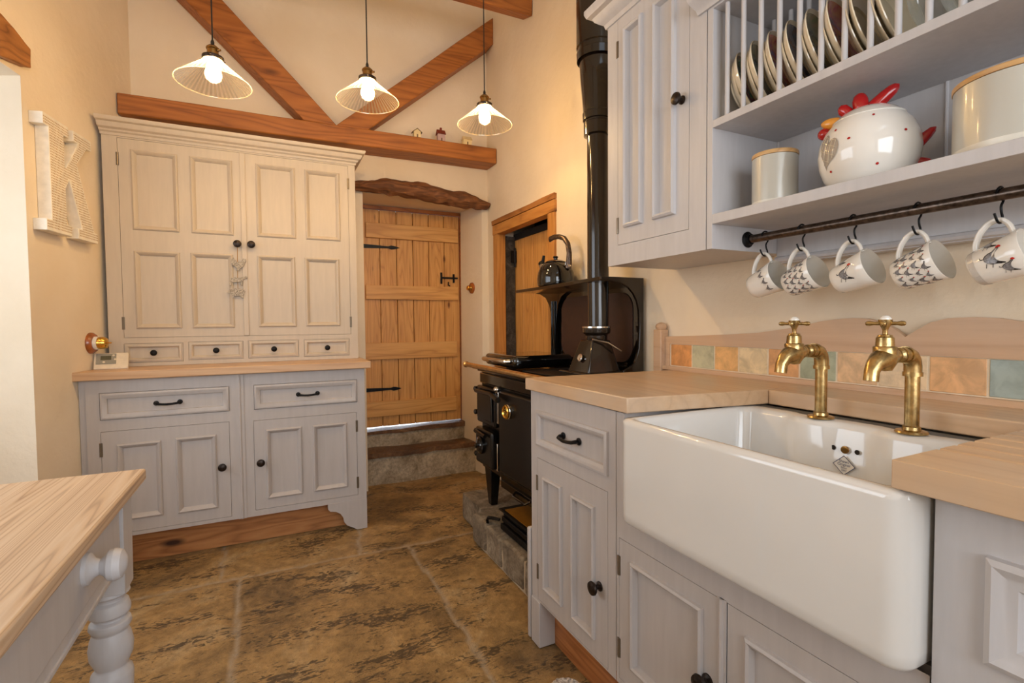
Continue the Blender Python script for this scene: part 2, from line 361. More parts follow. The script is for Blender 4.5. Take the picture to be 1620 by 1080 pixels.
MOULD = [(0.0, 0.0), (0.002, 0.006), (0.007, 0.009), (0.012, 0.006), (0.015, 0.002), (0.020, -0.002), (0.022, -0.008)]
BEAD = [(0.0, 0.0), (0.001, 0.007), (0.006, 0.010), (0.011, 0.007), (0.013, -0.008)]
def door(Mx, parent, u0, u1, v0, v1, panels, mat, knob=None, name='door', w=0.0, bead=MOULD, hinges=(), hside=0, thick=0.02):
    mb = MB(Mx); g = 0.0015
    mb.front(u0 + g, u1 - g, v0 + g, v1 - g, w, panels, 0.008, w - thick)
    for p in panels: mb.ring(p[0] - 0.004, p[1] + 0.004, p[2] - 0.004, p[3] + 0.004, [(a, w + h) for a, h in bead])
    d = mb.build(name, mat, parent, weld=False); return d
def knob(Mx, parent, u, v, w, r=0.016, mat='bronze'):
    mb = MB(Mx); mb.lathe([(0, -0.001), (r * .7, 0), (r * .68, .003), (r * .36, .007), (r * .36, .014), (r * .8, .019), (r, .024), (r * .93, .029), (r * .55, .0325), (0, .034)], (u, v, w), (0, 0, 1), 20)
    return mb.build('knob', mat, parent)
def pull(Mx, parent, u, v, w, L=0.085):
    mb = MB(Mx)
    for sgn in (-1, 1):
        mb.lathe([(0, 0), (.011, 0), (.011, .003), (.006, .005), (0, .005)], (u + sgn * L / 2, v, w), (0, 0, 1), 14)
    path = [(u - L / 2, v, w + .002), (u - L / 2, v, w + .014), (u - L * .42, v - .002, w + .023), (u - L * .2, v - .004, w + .026), (u, v - .005, w + .027), (u + L * .2, v - .004, w + .026), (u + L * .42, v - .002, w + .023), (u + L / 2, v, w + .014), (u + L / 2, v, w + .002)]
    mb.tube(path, [.006, .006, .0055, .005, .0055, .005, .0055, .006, .006], 8)
    return mb.build('handle', 'iron_matt', parent)
def hinge(Mx, parent, u, v, w, h=0.05):
    mb = MB(Mx); mb.tube([(u, v - h / 2, w + .001), (u, v + h / 2, w + .001)], .0032, 8); mb.box(u - .006, u + .006, v - h / 2, v + h / 2, w - .001, w + .0012)
    return mb.build('hinge', 'hinge', parent)

# ================================================================ SETTING
LX = lambda y: -0.63 - 0.19 * (3.3 - y)      # inner face of the left wall
# floor: one worn flagstone floor with its joints
def make_floor():
    joints = [((-1.2, 2.44), (1.45, 2.385)), ((-.215, 2.45), (-.235, 3.3)), ((.365, 2.42), (.395, 2.68)), ((.395, 2.68), (.42, 3.4)), ((-.137, 2.42), (-.131, 1.5)), ((-.131, 1.5), (-.12, .6)),
              ((.587, 2.40), (.60, 1.93)), ((.60, 1.93), (.58, 1.2)), ((.58, 1.2), (.60, .6)), ((-1.2, 1.15), (1.45, 1.05)), ((-.8, 2.4), (-.82, 1.1))]
    mb = MB(); b = mb.b; dx = 0.0125
    nx = int((1.75 + 1.0) / dx); ny = int((3.72 - 0.7) / dx); lay = b.verts.layers.float.new('joint'); grid = []
    for j in range(ny + 1):
        row = []
        for i in range(nx + 1):
            x = -1.0 + i * dx; y = 0.7 + j * dx
            q = Vector((x, y, 0)); wv = noise.noise_vector(q * 9) * 0.014 + noise.noise_vector(q * 31) * 0.006
            X, Y = x + wv.x, y + wv.y; d = 9
            for (ax, ay), (bx, by) in joints:
                vx, vy = bx - ax, by - ay; t = max(0, min(1, ((X - ax) * vx + (Y - ay) * vy) / (vx * vx + vy * vy)))
                d = min(d, math.hypot(X - ax - vx * t, Y - ay - vy * t))
            k = max(0, 1 - d / 0.011); k2 = max(0, 1 - d / 0.03)
            z = -0.004 * k - 0.003 * k2 + 0.003 * noise.noise(q * 3.1) + 0.0022 * noise.noise(q * 11) - 0.002
            v = b.verts.new((x, y, z)); v[lay] = min(1, k * 1.6); row.append(v)
        grid.append(row)
    for j in range(ny):
        for i in range(nx): mb.f([grid[j][i], grid[j][i + 1], grid[j + 1][i + 1], grid[j + 1][i]])
    for (x0, x1, y0, y1) in ((-1.0, 1.75, -1.6, 0.7), (-1.9, -1.0, -1.6, 3.7)):
        mb.f([b.verts.new((x, y, -0.002)) for x, y in ((x0, y0), (x1, y0), (x1, y1), (x0, y1))])
    bmesh.ops.recalc_face_normals(b, faces=b.faces)
    o = mb.build('floor', 'flag', origin=(0, 0, 0), weld=False, sharp=80); return struct(o)
make_floor()
EA = 3.05
# back gable wall (y = 3.3) with a deep door recess
mb = MB(); Y0, Y1 = 3.3, 3.68
rx0, rx1, rz = 0.555, 1.365, 1.925
mb.prism([(-1.2, 0), (rx0, 0), (rx0, rz), (-1.2, rz)], Y0, Y1, 'Y')
mb.hexa([(rx1, Y0, 0), (1.8, Y0, 0), (1.315, 3.60, 0), (1.8, 3.60, 0), (rx1 + .01, Y0, rz), (1.8, Y0, rz), (1.325, 3.60, rz), (1.8, 3.60, rz)])
mb.prism([(-1.2, rz), (1.8, rz), (1.8, EA), (.35, 4.2), (-1.2, EA)], Y0, Y1 + .0, 'Y')
struct(mb.build('wall_back', 'plaster', origin=(0, Y0, 0), weld=False))
# left wall, slightly splayed, up to the window recess
mb = MB()
mb.prism([(LX(3.4), 3.4), (LX(2.443), 2.443), (-1.20, 2.62), (-1.9, 2.66), (-1.9, 3.4)], 0, EA + .2, 'Z')
mb.prism([(LX(2.443), 2.443), (-1.20, 2.62), (-1.9, 2.62), (-1.9, 0.75), (LX(.75), .75)], 2.0, EA + .2, 'Z')
mb.prism([(-1.0, 0.75), (-1.9, 0.75), (-1.9, -1.6), (-1.0, -1.6)], 0, EA + .2, 'Z')
mb.prism([(-1.46, 0.7), (-1.9, 0.7), (-1.9, 2.6), (-1.46, 2.6)], 0, 0.9, 'Z')
struct(mb.build('wall_left', 'plaster', origin=(0, 0, 0), weld=False))
# right wall with the alcove opening
AY0, AY1, AZ0, AZ1 = 2.40, 3.13, 0.70, 1.745
mb = MB(); XR = 1.42
mb.prism([(-1.6, 0), (3.4, 0), (3.4, AZ0), (-1.6, AZ0)], XR, XR + .12, 'X')
mb.prism([(-1.6, AZ0), (AY0, AZ0), (AY0, AZ1), (-1.6, AZ1)], XR, XR + .12, 'X')
mb.prism([(AY1, AZ0), (3.4, AZ0), (3.4, AZ1), (AY1, AZ1)], XR, XR + .12, 'X')
mb.prism([(-1.6, AZ1), (3.4, AZ1), (3.4, EA + .3), (-1.6, EA + .3)], XR, XR + .12, 'X')
struct(mb.build('wall_right', 'plaster', origin=(XR, 0, 0), weld=False))
mb = MB(); mb.box(1.54, 2.1, 2.25, 2.30, .6, 2.0); mb.box(1.54, 2.1, 3.55, 3.60, .6, 2.0); mb.box(2.05, 2.1, 2.25, 3.6, .6, 2.0); mb.box(1.54, 2.1, 2.25, 3.6, .6, .7); mb.box(1.54, 2.1, 2.25, 3.6, 1.95, 2.0)
struct(mb.build('wall_alcove', 'rubble', weld=False))
# wall behind the camera with a window
mb = MB(); mb.box(-1.9, -.65, -1.6, -1.5, 0, 3.3); mb.box(1.35, 1.6, -1.6, -1.5, 0, 3.3); mb.box(-.65, 1.35, -1.6, -1.5, 0, .92); mb.box(-.65, 1.35, -1.6, -1.5, 2.18, 3.3)
struct(mb.build('wall_rear', 'plaster', weld=False))
def window(n, Mx, u0, u1, v0, v1, bars):
    t = bpy.data.objects.new('window_%d' % n, None); COL.objects.link(t); t['_o'] = (0, 0, 0); t['kind'] = 'structure'
    mb = MB(Mx); f = .05
    mb.box(u0, u0 + f, v0, v1, -.03, .03); mb.box(u1 - f, u1, v0, v1, -.03, .03); mb.box(u0 + f, u1 - f, v0, v0 + f, -.03, .03); mb.box(u0 + f, u1 - f, v1 - f, v1, -.03, .03)
    for k in range(1, bars): u = u0 + (u1 - u0) * k / bars; mb.box(u - .012, u + .012, v0 + f, v1 - f, -.015, .015)
    mb.build('window_frame', 'letter', t)
    mb = MB(Mx); mb.box(u0 + f, u1 - f, v0 + f, v1 - f, -.002, .002); mb.build('window_pane', 'pane', t)
window(1, Matrix(((1, 0, 0, 0), (0, 0, 1, -1.55), (0, 1, 0, 0), (0, 0, 0, 1))), -.65, 1.35, .92, 2.18, 4)
window(2, Matrix(((0, 0, 1, -1.6), (1, 0, 0, 0), (0, 1, 0, 0), (0, 0, 0, 1))), .75, 2.56, .9, 2.0, 3)
# vaulted ceiling, two slopes
mb = MB()
for xa, za, xb, zb in ((-1.9, 2.55, .35, 4.05), (.35, 4.05, 1.6, 3.2)):
    mb.hexa([(xa, -1.6, za), (xb, -1.6, zb), (xa, 3.7, za), (xb, 3.7, zb), (xa, -1.6, za + .1), (xb, -1.6, zb + .1), (xa, 3.7, za + .1), (xb, 3.7, zb + .1)])
struct(mb.build('ceiling', 'plaster', weld=False))

# ---------------------------------------------------------------- stone steps
t = thing('stone_steps', (0.95, 3.6, 0), 'worn pale stone doorsteps with dark treads below the plank door', 'steps')
mb = MB(); mb.box(.565, 1.352, 3.40, 3.66, -.01, .185); rough(mb, .010, 6, 7); mb.build('riser', 'step', t)
mb = MB(); mb.box(.565, 1.350, 3.388, 3.66, .183, .215); rough(mb, .010, 5, 9); mb.build('tread', 'tread', t)
mb = MB(); mb.box(.565, 1.32, 3.56, 3.66, .20, .318); rough(mb, .007, 6, 7); mb.build('riser', 'step', t)
mb = MB(); mb.hexa([(.565, 3.55, .31), (1.32, 3.55, .31), (.565, 3.66, .31), (1.32, 3.66, .31), (.565, 3.55, .330), (1.32, 3.55, .347), (.565, 3.66, .330), (1.32, 3.66, .347)]); rough(mb, .006, 5, 7); mb.build('sill_stone', 'tread', t)

# ---------------------------------------------------------------- plank door (in the setting)
t = bpy.data.objects.new('door_1', None); COL.objects.link(t); t.location = (.96, 3.62, .345); t['_o'] = (.96, 3.62, .345); t['kind'] = 'structure'
mb = MB(frameM('front', 3.62)); dx0, dx1 = .565, 1.318; np_ = 7
w = (dx1 - .60) / 6.0; edges = [.565 - .03] + [.60 + w * k for k in range(7)]; edges = [max(.545, e) for e in edges]
for a, c in zip(edges, edges[1:]): mb.box(a + .002, c - .002, .35, 1.895, -.02, 0)
mb.box(edges[0], edges[-1], .351, 1.894, -.026, -.0205)  # thin backing sheet added behind the planks to block daylight through their gaps
mb.build('planks', 'pine', t, bevel=.0025)
for v0, v1, u0, u1 in ((1.695, 1.80, .622, 1.303), (1.262, 1.362, .615, 1.30), (.835, .953, .60, 1.285), (.425, .533, .60, 1.275)):
    mb = MB(frameM('front', 3.62)); mb.box(u0, u1, v0, v1, 0, .022); mb.build('batten', 'pine_h', t, bevel=.003)
for v, u1 in ((1.635, .855), (.618, .85)):
    mb = MB(frameM('front', 3.62)); mb.prism([(.56, v + .016), (.60, v + .014), (.78, v + .007), (.80, v + .014), (.82, v + .012), (u1 + .01, v), (.82, v - .012), (.80, v - .014), (.78, v - .007), (.60, v - .014), (.56, v - .016)], .0, .006)
    mb.build('strap_hinge', 'iron_matt', t)
mb = MB(frameM('front', 3.62)); mb.box(1.165, 1.18, 1.385, 1.47, 0, .006); mb.box(1.165, 1.30, 1.424, 1.436, .004, .014); mb.box(1.262, 1.274, 1.395, 1.46, 0, .016); mb.tube([(1.225, 1.40, .012), (1.222, 1.375, .018), (1.235, 1.37, .018)], .005, 8)
mb.build('latch', 'iron_matt', t, bevel=.001)
mb = MB(frameM('front', 3.642)); mb.lathe([(0, .001), (.016, .001), (.016, .003), (0, .003)], (1.253, .918, -.001), (0, 0, 1), 16); mb.build('knot_hole', 'dark', t)
# jamb strip seen along the right-hand edge of the door, and outer back board
mb = MB(); mb.box(1.319, 1.345, 3.60, 3.64, .33, 1.915); mb.box(.5, 1.345, 3.60, 3.64, 1.897, 1.92)
struct(mb.build('trim_1', 'beam', weld=False))

# ---------------------------------------------------------------- driftwood log lintel above the door
mb = MB(); pts = []; rad = []
zt = [(.48, 1.985), (.55, 1.985), (.70, 2.015), (.90, 2.022), (1.07, 1.995), (1.25, 1.985), (1.38, 1.95), (1.41, 1.94)]; zb = [1.925, 1.925, 1.925, 1.91, 1.898, 1.888, 1.878, 1.885]
n = 60; P = []; R = []
for i in range(n + 1):
    x = .48 + (1.408 - .48) * i / n
    for k in range(len(zt) - 1):
        if zt[k][0] <= x <= zt[k + 1][0] + 1e-6:
            f = (x - zt[k][0]) / (zt[k + 1][0] - zt[k][0]); a = zt[k][1] * (1 - f) + zt[k + 1][1] * f; c = zb[k] * (1 - f) + zb[k + 1] * f; break
    P.append((x, 3.268 + .004 * math.sin(x * 9), (a + c) / 2)); R.append((a - c) / 2)
mb.tube(P, R, 20)
for v in mb.b.verts:
    q = Vector((v.co.x * 9, v.co.y * 60, v.co.z * 60)); v.co += noise.noise_vector(q) * .014 + noise.noise_vector(v.co * 16) * .012
tag(mb.build('log_lintel', 'log', sharp=60), 'gnarled dark driftwood log lintel above the plank door', 'lintel')

# ---------------------------------------------------------------- roof truss
mb = MB(); mb.hexa([(-.655, 3.13, 2.150), (1.418, 3.13, 2.170), (-.63, 3.295, 2.150), (1.418, 3.295, 2.170), (-.655, 3.13, 2.252), (1.418, 3.13, 2.270), (-.63, 3.295, 2.252), (1.418, 3.295, 2.270)])
rough(mb, .0035, 4, 5)
tag(mb.build('tie_beam', 'beam', bevel=.006), 'long stained horizontal tie beam across the gable wall above the dresser', 'beam')
def strut(name, a0, a1, b0, b1, label, axis_mat):
    # a: lower edge points (bottom, top), b: other edge; in the x,z plane
    mb = MB(); mb.prism([a0, b0, b1, a1], 3.17, 3.297, 'Y'); rough(mb, .003, 4, 3); return tag(mb.build(name, axis_mat, bevel=.006), label, 'beam')
def strutwood(name, ang):
    m = M['beam'].copy(); m.name = name
    for n_ in m.node_tree.nodes:
        if n_.type == 'MAPPING' and abs(n_.inputs['Scale'].default_value[0]) < 0.5: n_.vector_type = 'POINT'; n_.inputs['Rotation'].default_value = (0, ang, 0)
    return m
S1 = strutwood('stained_strut_wood_left', math.radians(-42)); S2 = strutwood('stained_strut_wood_right', math.radians(41))
def ext(p, q, t): return (p[0] + (q[0] - p[0]) * t, p[1] + (q[1] - p[1]) * t)
l0, l1 = (.213, 2.27), (-.358, 2.805); r0, r1 = (.395, 2.27), (-.187, 2.85)
strut('roof_strut', l0, ext(l0, l1, 1.5), r0, ext(r0, r1, 1.5), 'stained diagonal strut rising to the left from the middle of the tie beam', S1)
strut('roof_strut', (.57, 2.27), (1.418, 2.985), (.385, 2.27), (1.418, 3.165), 'stained diagonal strut rising to the right wall behind the middle pendant', S2)
mb = MB(); mb.hexa([(-1.3, 2.605, 2.825), (1.417, 2.605, 2.862), (-1.3, 2.715, 2.86), (1.417, 2.715, 2.900), (-1.3, 2.60, 2.95), (1.417, 2.60, 3.03), (-1.3, 2.715, 2.95), (1.417, 2.715, 3.03)])
rough(mb, .004, 3, 4)
tag(mb.build('roof_beam', 'beam', bevel=.006), 'stained roof beam meeting the right wall at the top of the picture', 'beam')
# left lintel over the window recess
mb = MB(); mb.prism([(0.9, 1.985), (2.22, 1.985), (2.33, 2.005), (2.452, 2.035), (2.457, 2.110), (2.31, 2.150), (0.9, 2.15)], -.99, -.765, 'X')
for v in mb.b.verts: v.co.x += .19 * (v.co.y - 2.44)
rough(mb, .006, 6, 4)
tag(mb.build('window_lintel', 'beam_y', bevel=.004), 'rough cut brown lintel on the left wall above the window recess', 'lintel')

# ---------------------------------------------------------------- alcove joinery
t = bpy.data.objects.new('window_3', None); COL.objects.link(t); t['_o'] = (0, 0, 0); t['kind'] = 'structure'
mb = MB(); mb.box(1.405, 1.466, AY0 - .045, AY0 + .025, .72, AZ1 - .055); mb.box(1.405, 1.466, AY1 - .025, AY1 + .045, .72, AZ1 - .055); mb.build('window_frame', 'pine_fz', t, bevel=.002)
mb = MB(); mb.box(1.403, 1.466, AY0 - .05, AY1 + .05, AZ1 - .055, AZ1 + .01); mb.build('window_head', 'pine_f', t, bevel=.002)
mb = MB(); mb.box(1.402, 1.46, AY0 - .05, AY1 + .06, AZ1 + .014, AZ1 + .045); rough(mb, .004, 9, 5); mb.build('old_lintel', 'beam_y', t)
ALC = thing('plank_shutter', (1.66, 2.85, .72), 'pine plank shutter standing inside the alcove behind the kettle', 'shutter')
mb = MB(); 
for k in range(6): mb.box(1.545, 1.565, 2.32 + k * .135, 2.32 + k * .135 + .133, .71, 1.655)
mb.build('planks', 'pine', ALC, bevel=.0025)
mb = MB(); mb.box(1.50, 1.54, 3.085, 3.095, 1.50, 1.58); mb.tube([(1.53, 3.09, 1.47), (1.53, 3.09, 1.60)], .008, 8); mb.build('pintle', 'iron_matt', ALC)
mb = MB(); mb.box(1.470, 1.540, 3.108, 3.125, .71, 1.68); rough(mb, .003, 14, 7)
tag(mb.build('rubble_pier', 'rubble'), 'dark narrow strip of bare rubble stone beside the alcove shutter', 'stonework')
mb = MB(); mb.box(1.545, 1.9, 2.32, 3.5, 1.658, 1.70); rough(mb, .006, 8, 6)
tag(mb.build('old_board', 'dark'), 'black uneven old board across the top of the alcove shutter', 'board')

# ================================================================ DRESSER
MF = frameM('front', 2.71)
t = thing('sideboard', (-.13, 3.0, 0), 'wide grey painted base cabinet with two drawers and two doors against the back wall', 'cabinet')
mb = MB(MF)
mb.front(-.715, .447, .155, .853, 0, [(-.668, -.178, .679, .798), (-.668, -.181, .172, .629), (-.075, .408, .677, .797), (-.080, .403, .184, .624)], .022)
mb.box(-.628, .447, .155, .853, -.575, -.023); mb.box(-.715, -.628, .155, .853, -.06, -.023); mb.box(-.738, -.7155, .02, .853, -.03, -.008)
mb.box(-.152, -.118, .155, .853, -.001, .004); mb.tube([(-.135, .155, .004), (-.135, .853, .004)], .005, 8)
mb.build('carcass', 'paint', t, weld=False)
foot = [(.251, .158), (.252, .130), (.262, .118), (.290, .112), (.312, .098), (.326, .075), (.330, .05), (.345, .03), (.372, .015), (.395, .0), (.447, .0), (.447, .158)]
mb = MB(MF); mb.prism(foot, -.02, .003); mb.box(.427, .447, 0, .158, -.5, -.02); mb.build('foot', 'paint', t)
mb = MB(MF); mb.box(-.715, -.655, 0, .158, -.06, .003); mb.build('foot', 'paint', t)
mb = MB(MF); mb.box(-.70, .42, .0, .155, -.13, -.09); mb.build('plinth_board', 'plinth', t)
for (u0, u1, v0, v1) in ((-.668, -.178, .679, .798), (-.075, .408, .677, .797)):
    d = door(MF, t, u0, u1, v0, v1, [(u0 + .016, u1 - .016, v0 + .016, v1 - .016)], 'paint', name='drawer', bead=[(-.010, 0), (-.009, .006), (-.002, .009), (.004, .007), (.009, .003), (.014, .001), (.016, -.008)])
    pull(MF, d, (u0 + u1) / 2 + .002, (v0 + v1) / 2, -.008 + .002, .09)
for (u0, u1, v0, v1, pan, kx, hx) in ((-.668, -.181, .172, .629, [(-.610, -.456, .232, .566), (-.394, -.240, .228, .570)], -.214, -.668), (-.080, .403, .184, .624, [(-.024, .132, .236, .572), (.190, .349, .238, .572)], -.052, .403)):
    d = door(MF, t, u0, u1, v0, v1, pan, 'paint'); knob(MF, d, kx, .418, 0, .0185)
    for hv in (.25, .55): hinge(MF, d, hx, hv, .0, .06)
mb = MB(); mb.prism([(-.765, 2.68), (.478, 2.68), (.478, 3.293), (-.645, 3.293)], .855, .893, 'Z')
tag(mb.build('sideboard_worktop', 'work_x', bevel=.004), 'narrow pale oak worktop between the dresser base and the tall cupboard', 'worktop')
UY = 2.93; MU = frameM('front', UY)
t = thing('tall_cupboard', (-.1, 3.1, .893), 'tall cream grey cupboard with two panelled doors and a heavy cornice', 'cupboard')
mb = MB(MU)
sd = [(-.622, -.385, .911, 1.003), (-.363, -.123, .915, 1.006), (-.100, .142, .914, 1.006), (.168, .405, .912, 1.006)]
mb.front(-.678, .452, .894, 1.985, 0, [(-.620, .415, 1.031, 1.968)] + sd, .022)
mb.box(-.638, .452, .894, 1.985, -.30, -.023); mb.build('carcass', 'paint_up', t, weld=False)
# cornice, mitred round the front and right-hand side
prof = [(0.0, 1.975), (0.005, 1.975), (0.008, 1.986), (0.016, 1.992), (0.018, 1.999), (0.030, 2.006), (0.035, 2.018), (0.037, 2.026), (0.048, 2.031), (0.053, 2.040), (0.053, 2.048), (0.0, 2.048)]
mb = MB(); A = []
for p, z in prof: A.append([mb.v((-.680 - p * .2, UY - p, z)), mb.v((.452 + p, UY - p, z)), mb.v((.452 + p, 3.24, z))])
for a, c in zip(A, A[1:] + [A[0]]):
    mb.f([a[0], a[1], c[1], c[0]]); mb.f([a[1], a[2], c[2], c[1]])
mb.f([a[0] for a in A]); mb.f([a[2] for a in A])
mb.box(-.640, .452, UY, 3.24, 2.030, 2.047)
mb.build('cornice', 'paint_up', t, weld=False)
for (u0, u1, v0, v1) in sd:
    d = door(MU, t, u0, u1, v0, v1, [(u0 + .014, u1 - .014, v0 + .014, v1 - .014)], 'paint_up', name='drawer', bead=[(-.004, 0), (-.003, .004), (.004, .006), (.008, .003), (.012, -.008)])
    knob(MU, d, (u0 + u1) / 2, (v0 + v1) / 2, -.008, .0145, 'iron_matt')
for (u0, u1, pan, kx, hx) in ((-.620, -.105, [(-.566, -.390, 1.078, 1.442), (-.566, -.388, 1.548, 1.918), (-.338, -.162, 1.078, 1.444), (-.330, -.155, 1.548, 1.918)], -.136, -.620),
                          (-.105, .415, [(-.044, .130, 1.080, 1.446), (-.041, .138, 1.550, 1.919), (.185, .355, 1.082, 1.446), (.194, .365, 1.552, 1.918)], -.073, .415)):
    d = door(MU, t, u0, u1, 1.031, 1.968, pan, 'paint_up'); knob(MU, d, kx, 1.501, 0, .019)
    for hv in (1.10, 1.87): hinge(MU, d, hx, hv, 0, .06)
mb = MB(MU); mb.box(-.117, -.093, 1.033, 1.966, 0, .006); mb.build('door_bead', 'paint_up', t, bevel=.002)

# hanging garland of animals on the left-hand knob
t = thing('hanging_garland', (-.138, UY - .016, 1.22), 'string of mottled grey hen, goat and sheep shapes hanging from the cupboard knob', 'garland')
mb = MB(); mb.tube([(-.136, UY - .013, 1.505), (-.138, UY - .012, 1.40), (-.139, UY - .012, 1.32), (-.140, UY - .012, 1.25)], .0014, 6); mb.build('string', 'string', t)
hen = [(-.028, .022), (-.020, .030), (-.012, .014), (.0, .006), (.014, .008), (.022, .026), (.034, .024), (.036, .012), (.030, .004), (.026, -.012), (.012, -.022), (.006, -.030), (.010, -.038), (-.010, -.038), (-.003, -.030), (-.008, -.022), (-.026, -.008), (-.034, .008)]
goat = [(-.034, .012), (-.038, -.028), (-.030, -.028), (-.026, -.006), (-.018, -.012), (-.014, -.008), (.010, -.008), (.014, -.026), (.021, -.026), (.022, -.002), (.030, .008), (.040, .014), (.042, .008), (.046, .018), (.036, .026), (.026, .020), (.010, .014), (-.020, .016)]
sheep = [(-.046, .012), (-.040, .004), (-.026, .002), (-.024, -.020), (-.016, -.020), (-.013, -.010), (.014, -.010), (.018, -.020), (.026, -.020), (.030, .004), (.036, .014), (.026, .026), (0, .030), (-.022, .026), (-.036, .022)]
for sh, z, x in ((hen, 1.402, -.135), (goat, 1.315, -.139), (sheep, 1.246, -.142)):
    mb = MB(frameM('front', UY)); mb.prism([(x + a, z + c) for a, c in sh], .008, .014); mb.build('animal_charm', 'charm', t, bevel=.001)

# wall letter K
t = None
mb = MB(); kz0, kz1 = 1.452, 1.892; L = .355; H = kz1 - kz0
def K(u, v): return (u * L, kz0 + v * H)
outl = [(0, 0), (.45, 0), (.45, .10), (.36, .10), (.36, .42), (.44, .52), (.66, .10), (.58, .10), (.58, 0), (1, 0), (1, .10), (.93, .10), (.60, .70), (.82, .90), (.92, .90), (.92, 1), (.55, 1), (.55, .90), (.64, .90), (.36, .60), (.36, .90), (.45, .90), (.45, 1), (0, 1), (0, .90), (.09, .90), (.09, .10), (0, .10)]
ang = math.atan2(.19, 1.0)
def Kmat(y0):     # u runs away from the camera along the wall, w into the room
    d = Vector((.19, 1, 0)).normalized(); nrm = Vector((d.y, -d.x, 0))
    return Matrix(((d.x, 0, nrm.x, LX(y0)), (d.y, 0, nrm.y, y0), (0, 1, 0, 0), (0, 0, 0, 1)))
KM = Kmat(2.476)
mb = MB(KM); mb.prism([K(*p) for p in outl], .0005, .045, 'Z')
t = thing('wall_letter', (LX(2.6), 2.6, kz0), 'large white block letter K with fine rows of holes on the left wall', 'letter')
mb.build('letter_body', 'letter', t, bevel=.002)
def inside(u, v, poly):
    c = False; j = len(poly) - 1
    for i in range(len(poly)):
        if (poly[i][1] > v) != (poly[j][1] > v) and u < (poly[j][0] - poly[i][0]) * (v - poly[i][1]) / (poly[j][1] - poly[i][1]) + poly[i][0]: c = not c
        j = i
    return c
mb = MB(KM); nu, nv = 40, 44
for j in range(nv):
    for i in range(nu):
        u, v = (i + .5) / nu, (j + .5) / nv
        if all(inside(u + a, v + c, outl) for a in (-.012, .012) for c in (-.012, .012)):
            x, z = K(u, v); h = .0024; mb.f([mb.v((x + a * h, z + c * h, .0456)) for a, c in ((-1, -1), (1, -1), (1, 1), (-1, 1))])
mb.build('letter_holes', 'pin', t, weld=False)

# round switch on left wall and thermostat
def switchmat(y, z):
    m = Kmat(y).copy(); m.translation.z = z; return m
SM = switchmat(2.83, 1.012)
t = thing('light_switch', (LX(2.83), 2.83, .97), 'brass dolly light switch on a round varnished pattress above the thermostat', 'light switch')
mb = MB(SM); mb.lathe([(0, 0), (.048, 0), (.047, .008), (.038, .018), (0, .018)], (0, 0, 0), (0, 0, 1), 28); mb.build('pattress', 'switchwood', t)
mb = MB(SM); mb.lathe([(0, .018), (.030, .018), (.030, .032), (0, .032)], (0, 0, 0), (0, 0, 1), 28); mb.build('porcelain_ring', 'china', t)
mb = MB(SM); mb.lathe([(0, .032), (.027, .032)] + [(.027 - .0012 * (i % 2), .033 + i * .0022) for i in range(9)] + [(.022, .060), (.008, .064), (0, .064)], (0, 0, 0), (0, 0, 1), 28); mb.tube([(0, 0, .062), (.002, 0, .078)], [.002, .0035], 8); mb.build('switch_dome', 'brass_br', t)
t = thing('thermostat', (-.645, 2.83, .893), 'white thermostat with a small grey screen leaning on the dresser worktop', 'thermostat')
TM = Matrix.Translation((-.655, 2.835, .895)) @ Matrix.Rotation(math.radians(12), 4, 'Z') @ Matrix.Rotation(math.radians(-50), 4, 'X')
TMm = TM @ Matrix(((1, 0, 0, 0), (0, 0, 1, 0), (0, 1, 0, 0), (0, 0, 0, 1)))
# local u = x, v = up the face, w = out
TMm = Matrix.Translation((-.648, 2.80, .897)) @ Matrix.Rotation(math.radians(8), 4, 'Z') @ Matrix(((1, 0, 0, 0), (0, .62, -.78, 0), (0, .78, .62, 0), (0, 0, 0, 1)))
mb = MB(TMm); mb.box(-.058, .066, 0, .088, -.022, 0); mb.build('case', 'plastic', t, bevel=.004)
mb = MB(TMm); mb.box(-.050, .022, .012 + .012, .082, 0, .0025); mb.build('control_panel', 'plastic_g', t, bevel=.002)
mb = MB(TMm); mb.box(-.034, .004, .046, .068, .0025, .0035); mb.build('screen', 'lcd', t)
for u, v in ((-.022, .034), (.012, .070), (.018, .048)):
    mb = MB(TMm); mb.lathe([(0, .0025), (.005, .0025), (.0045, .005), (0, .005)], (u, v, 0), (0, 0, 1), 12); mb.build('button', 'plastic', t)
# wooden knob switch on the recess side
t = thing('dimmer_switch', (1.345, 3.46, 1.30), 'small round wooden dimmer knob on the plaster beside the plank door', 'light switch')
nm = Vector((-1, -.13, 0)).normalized()
mb = MB(); mb.lathe([(0, -.002), (.042, -.002), (.040, .010), (.030, .016), (0, .016)], (1.352, 3.44, 1.345), nm, 28); mb.build('pattress', 'switchwood', t)
mb = MB(); mb.lathe([(0, .016), (.018, .016), (.015, .024), (.019, .036), (.015, .042), (0, .043)], (1.352, 3.44, 1.345), nm, 22); mb.build('knob', 'brass_br', t)

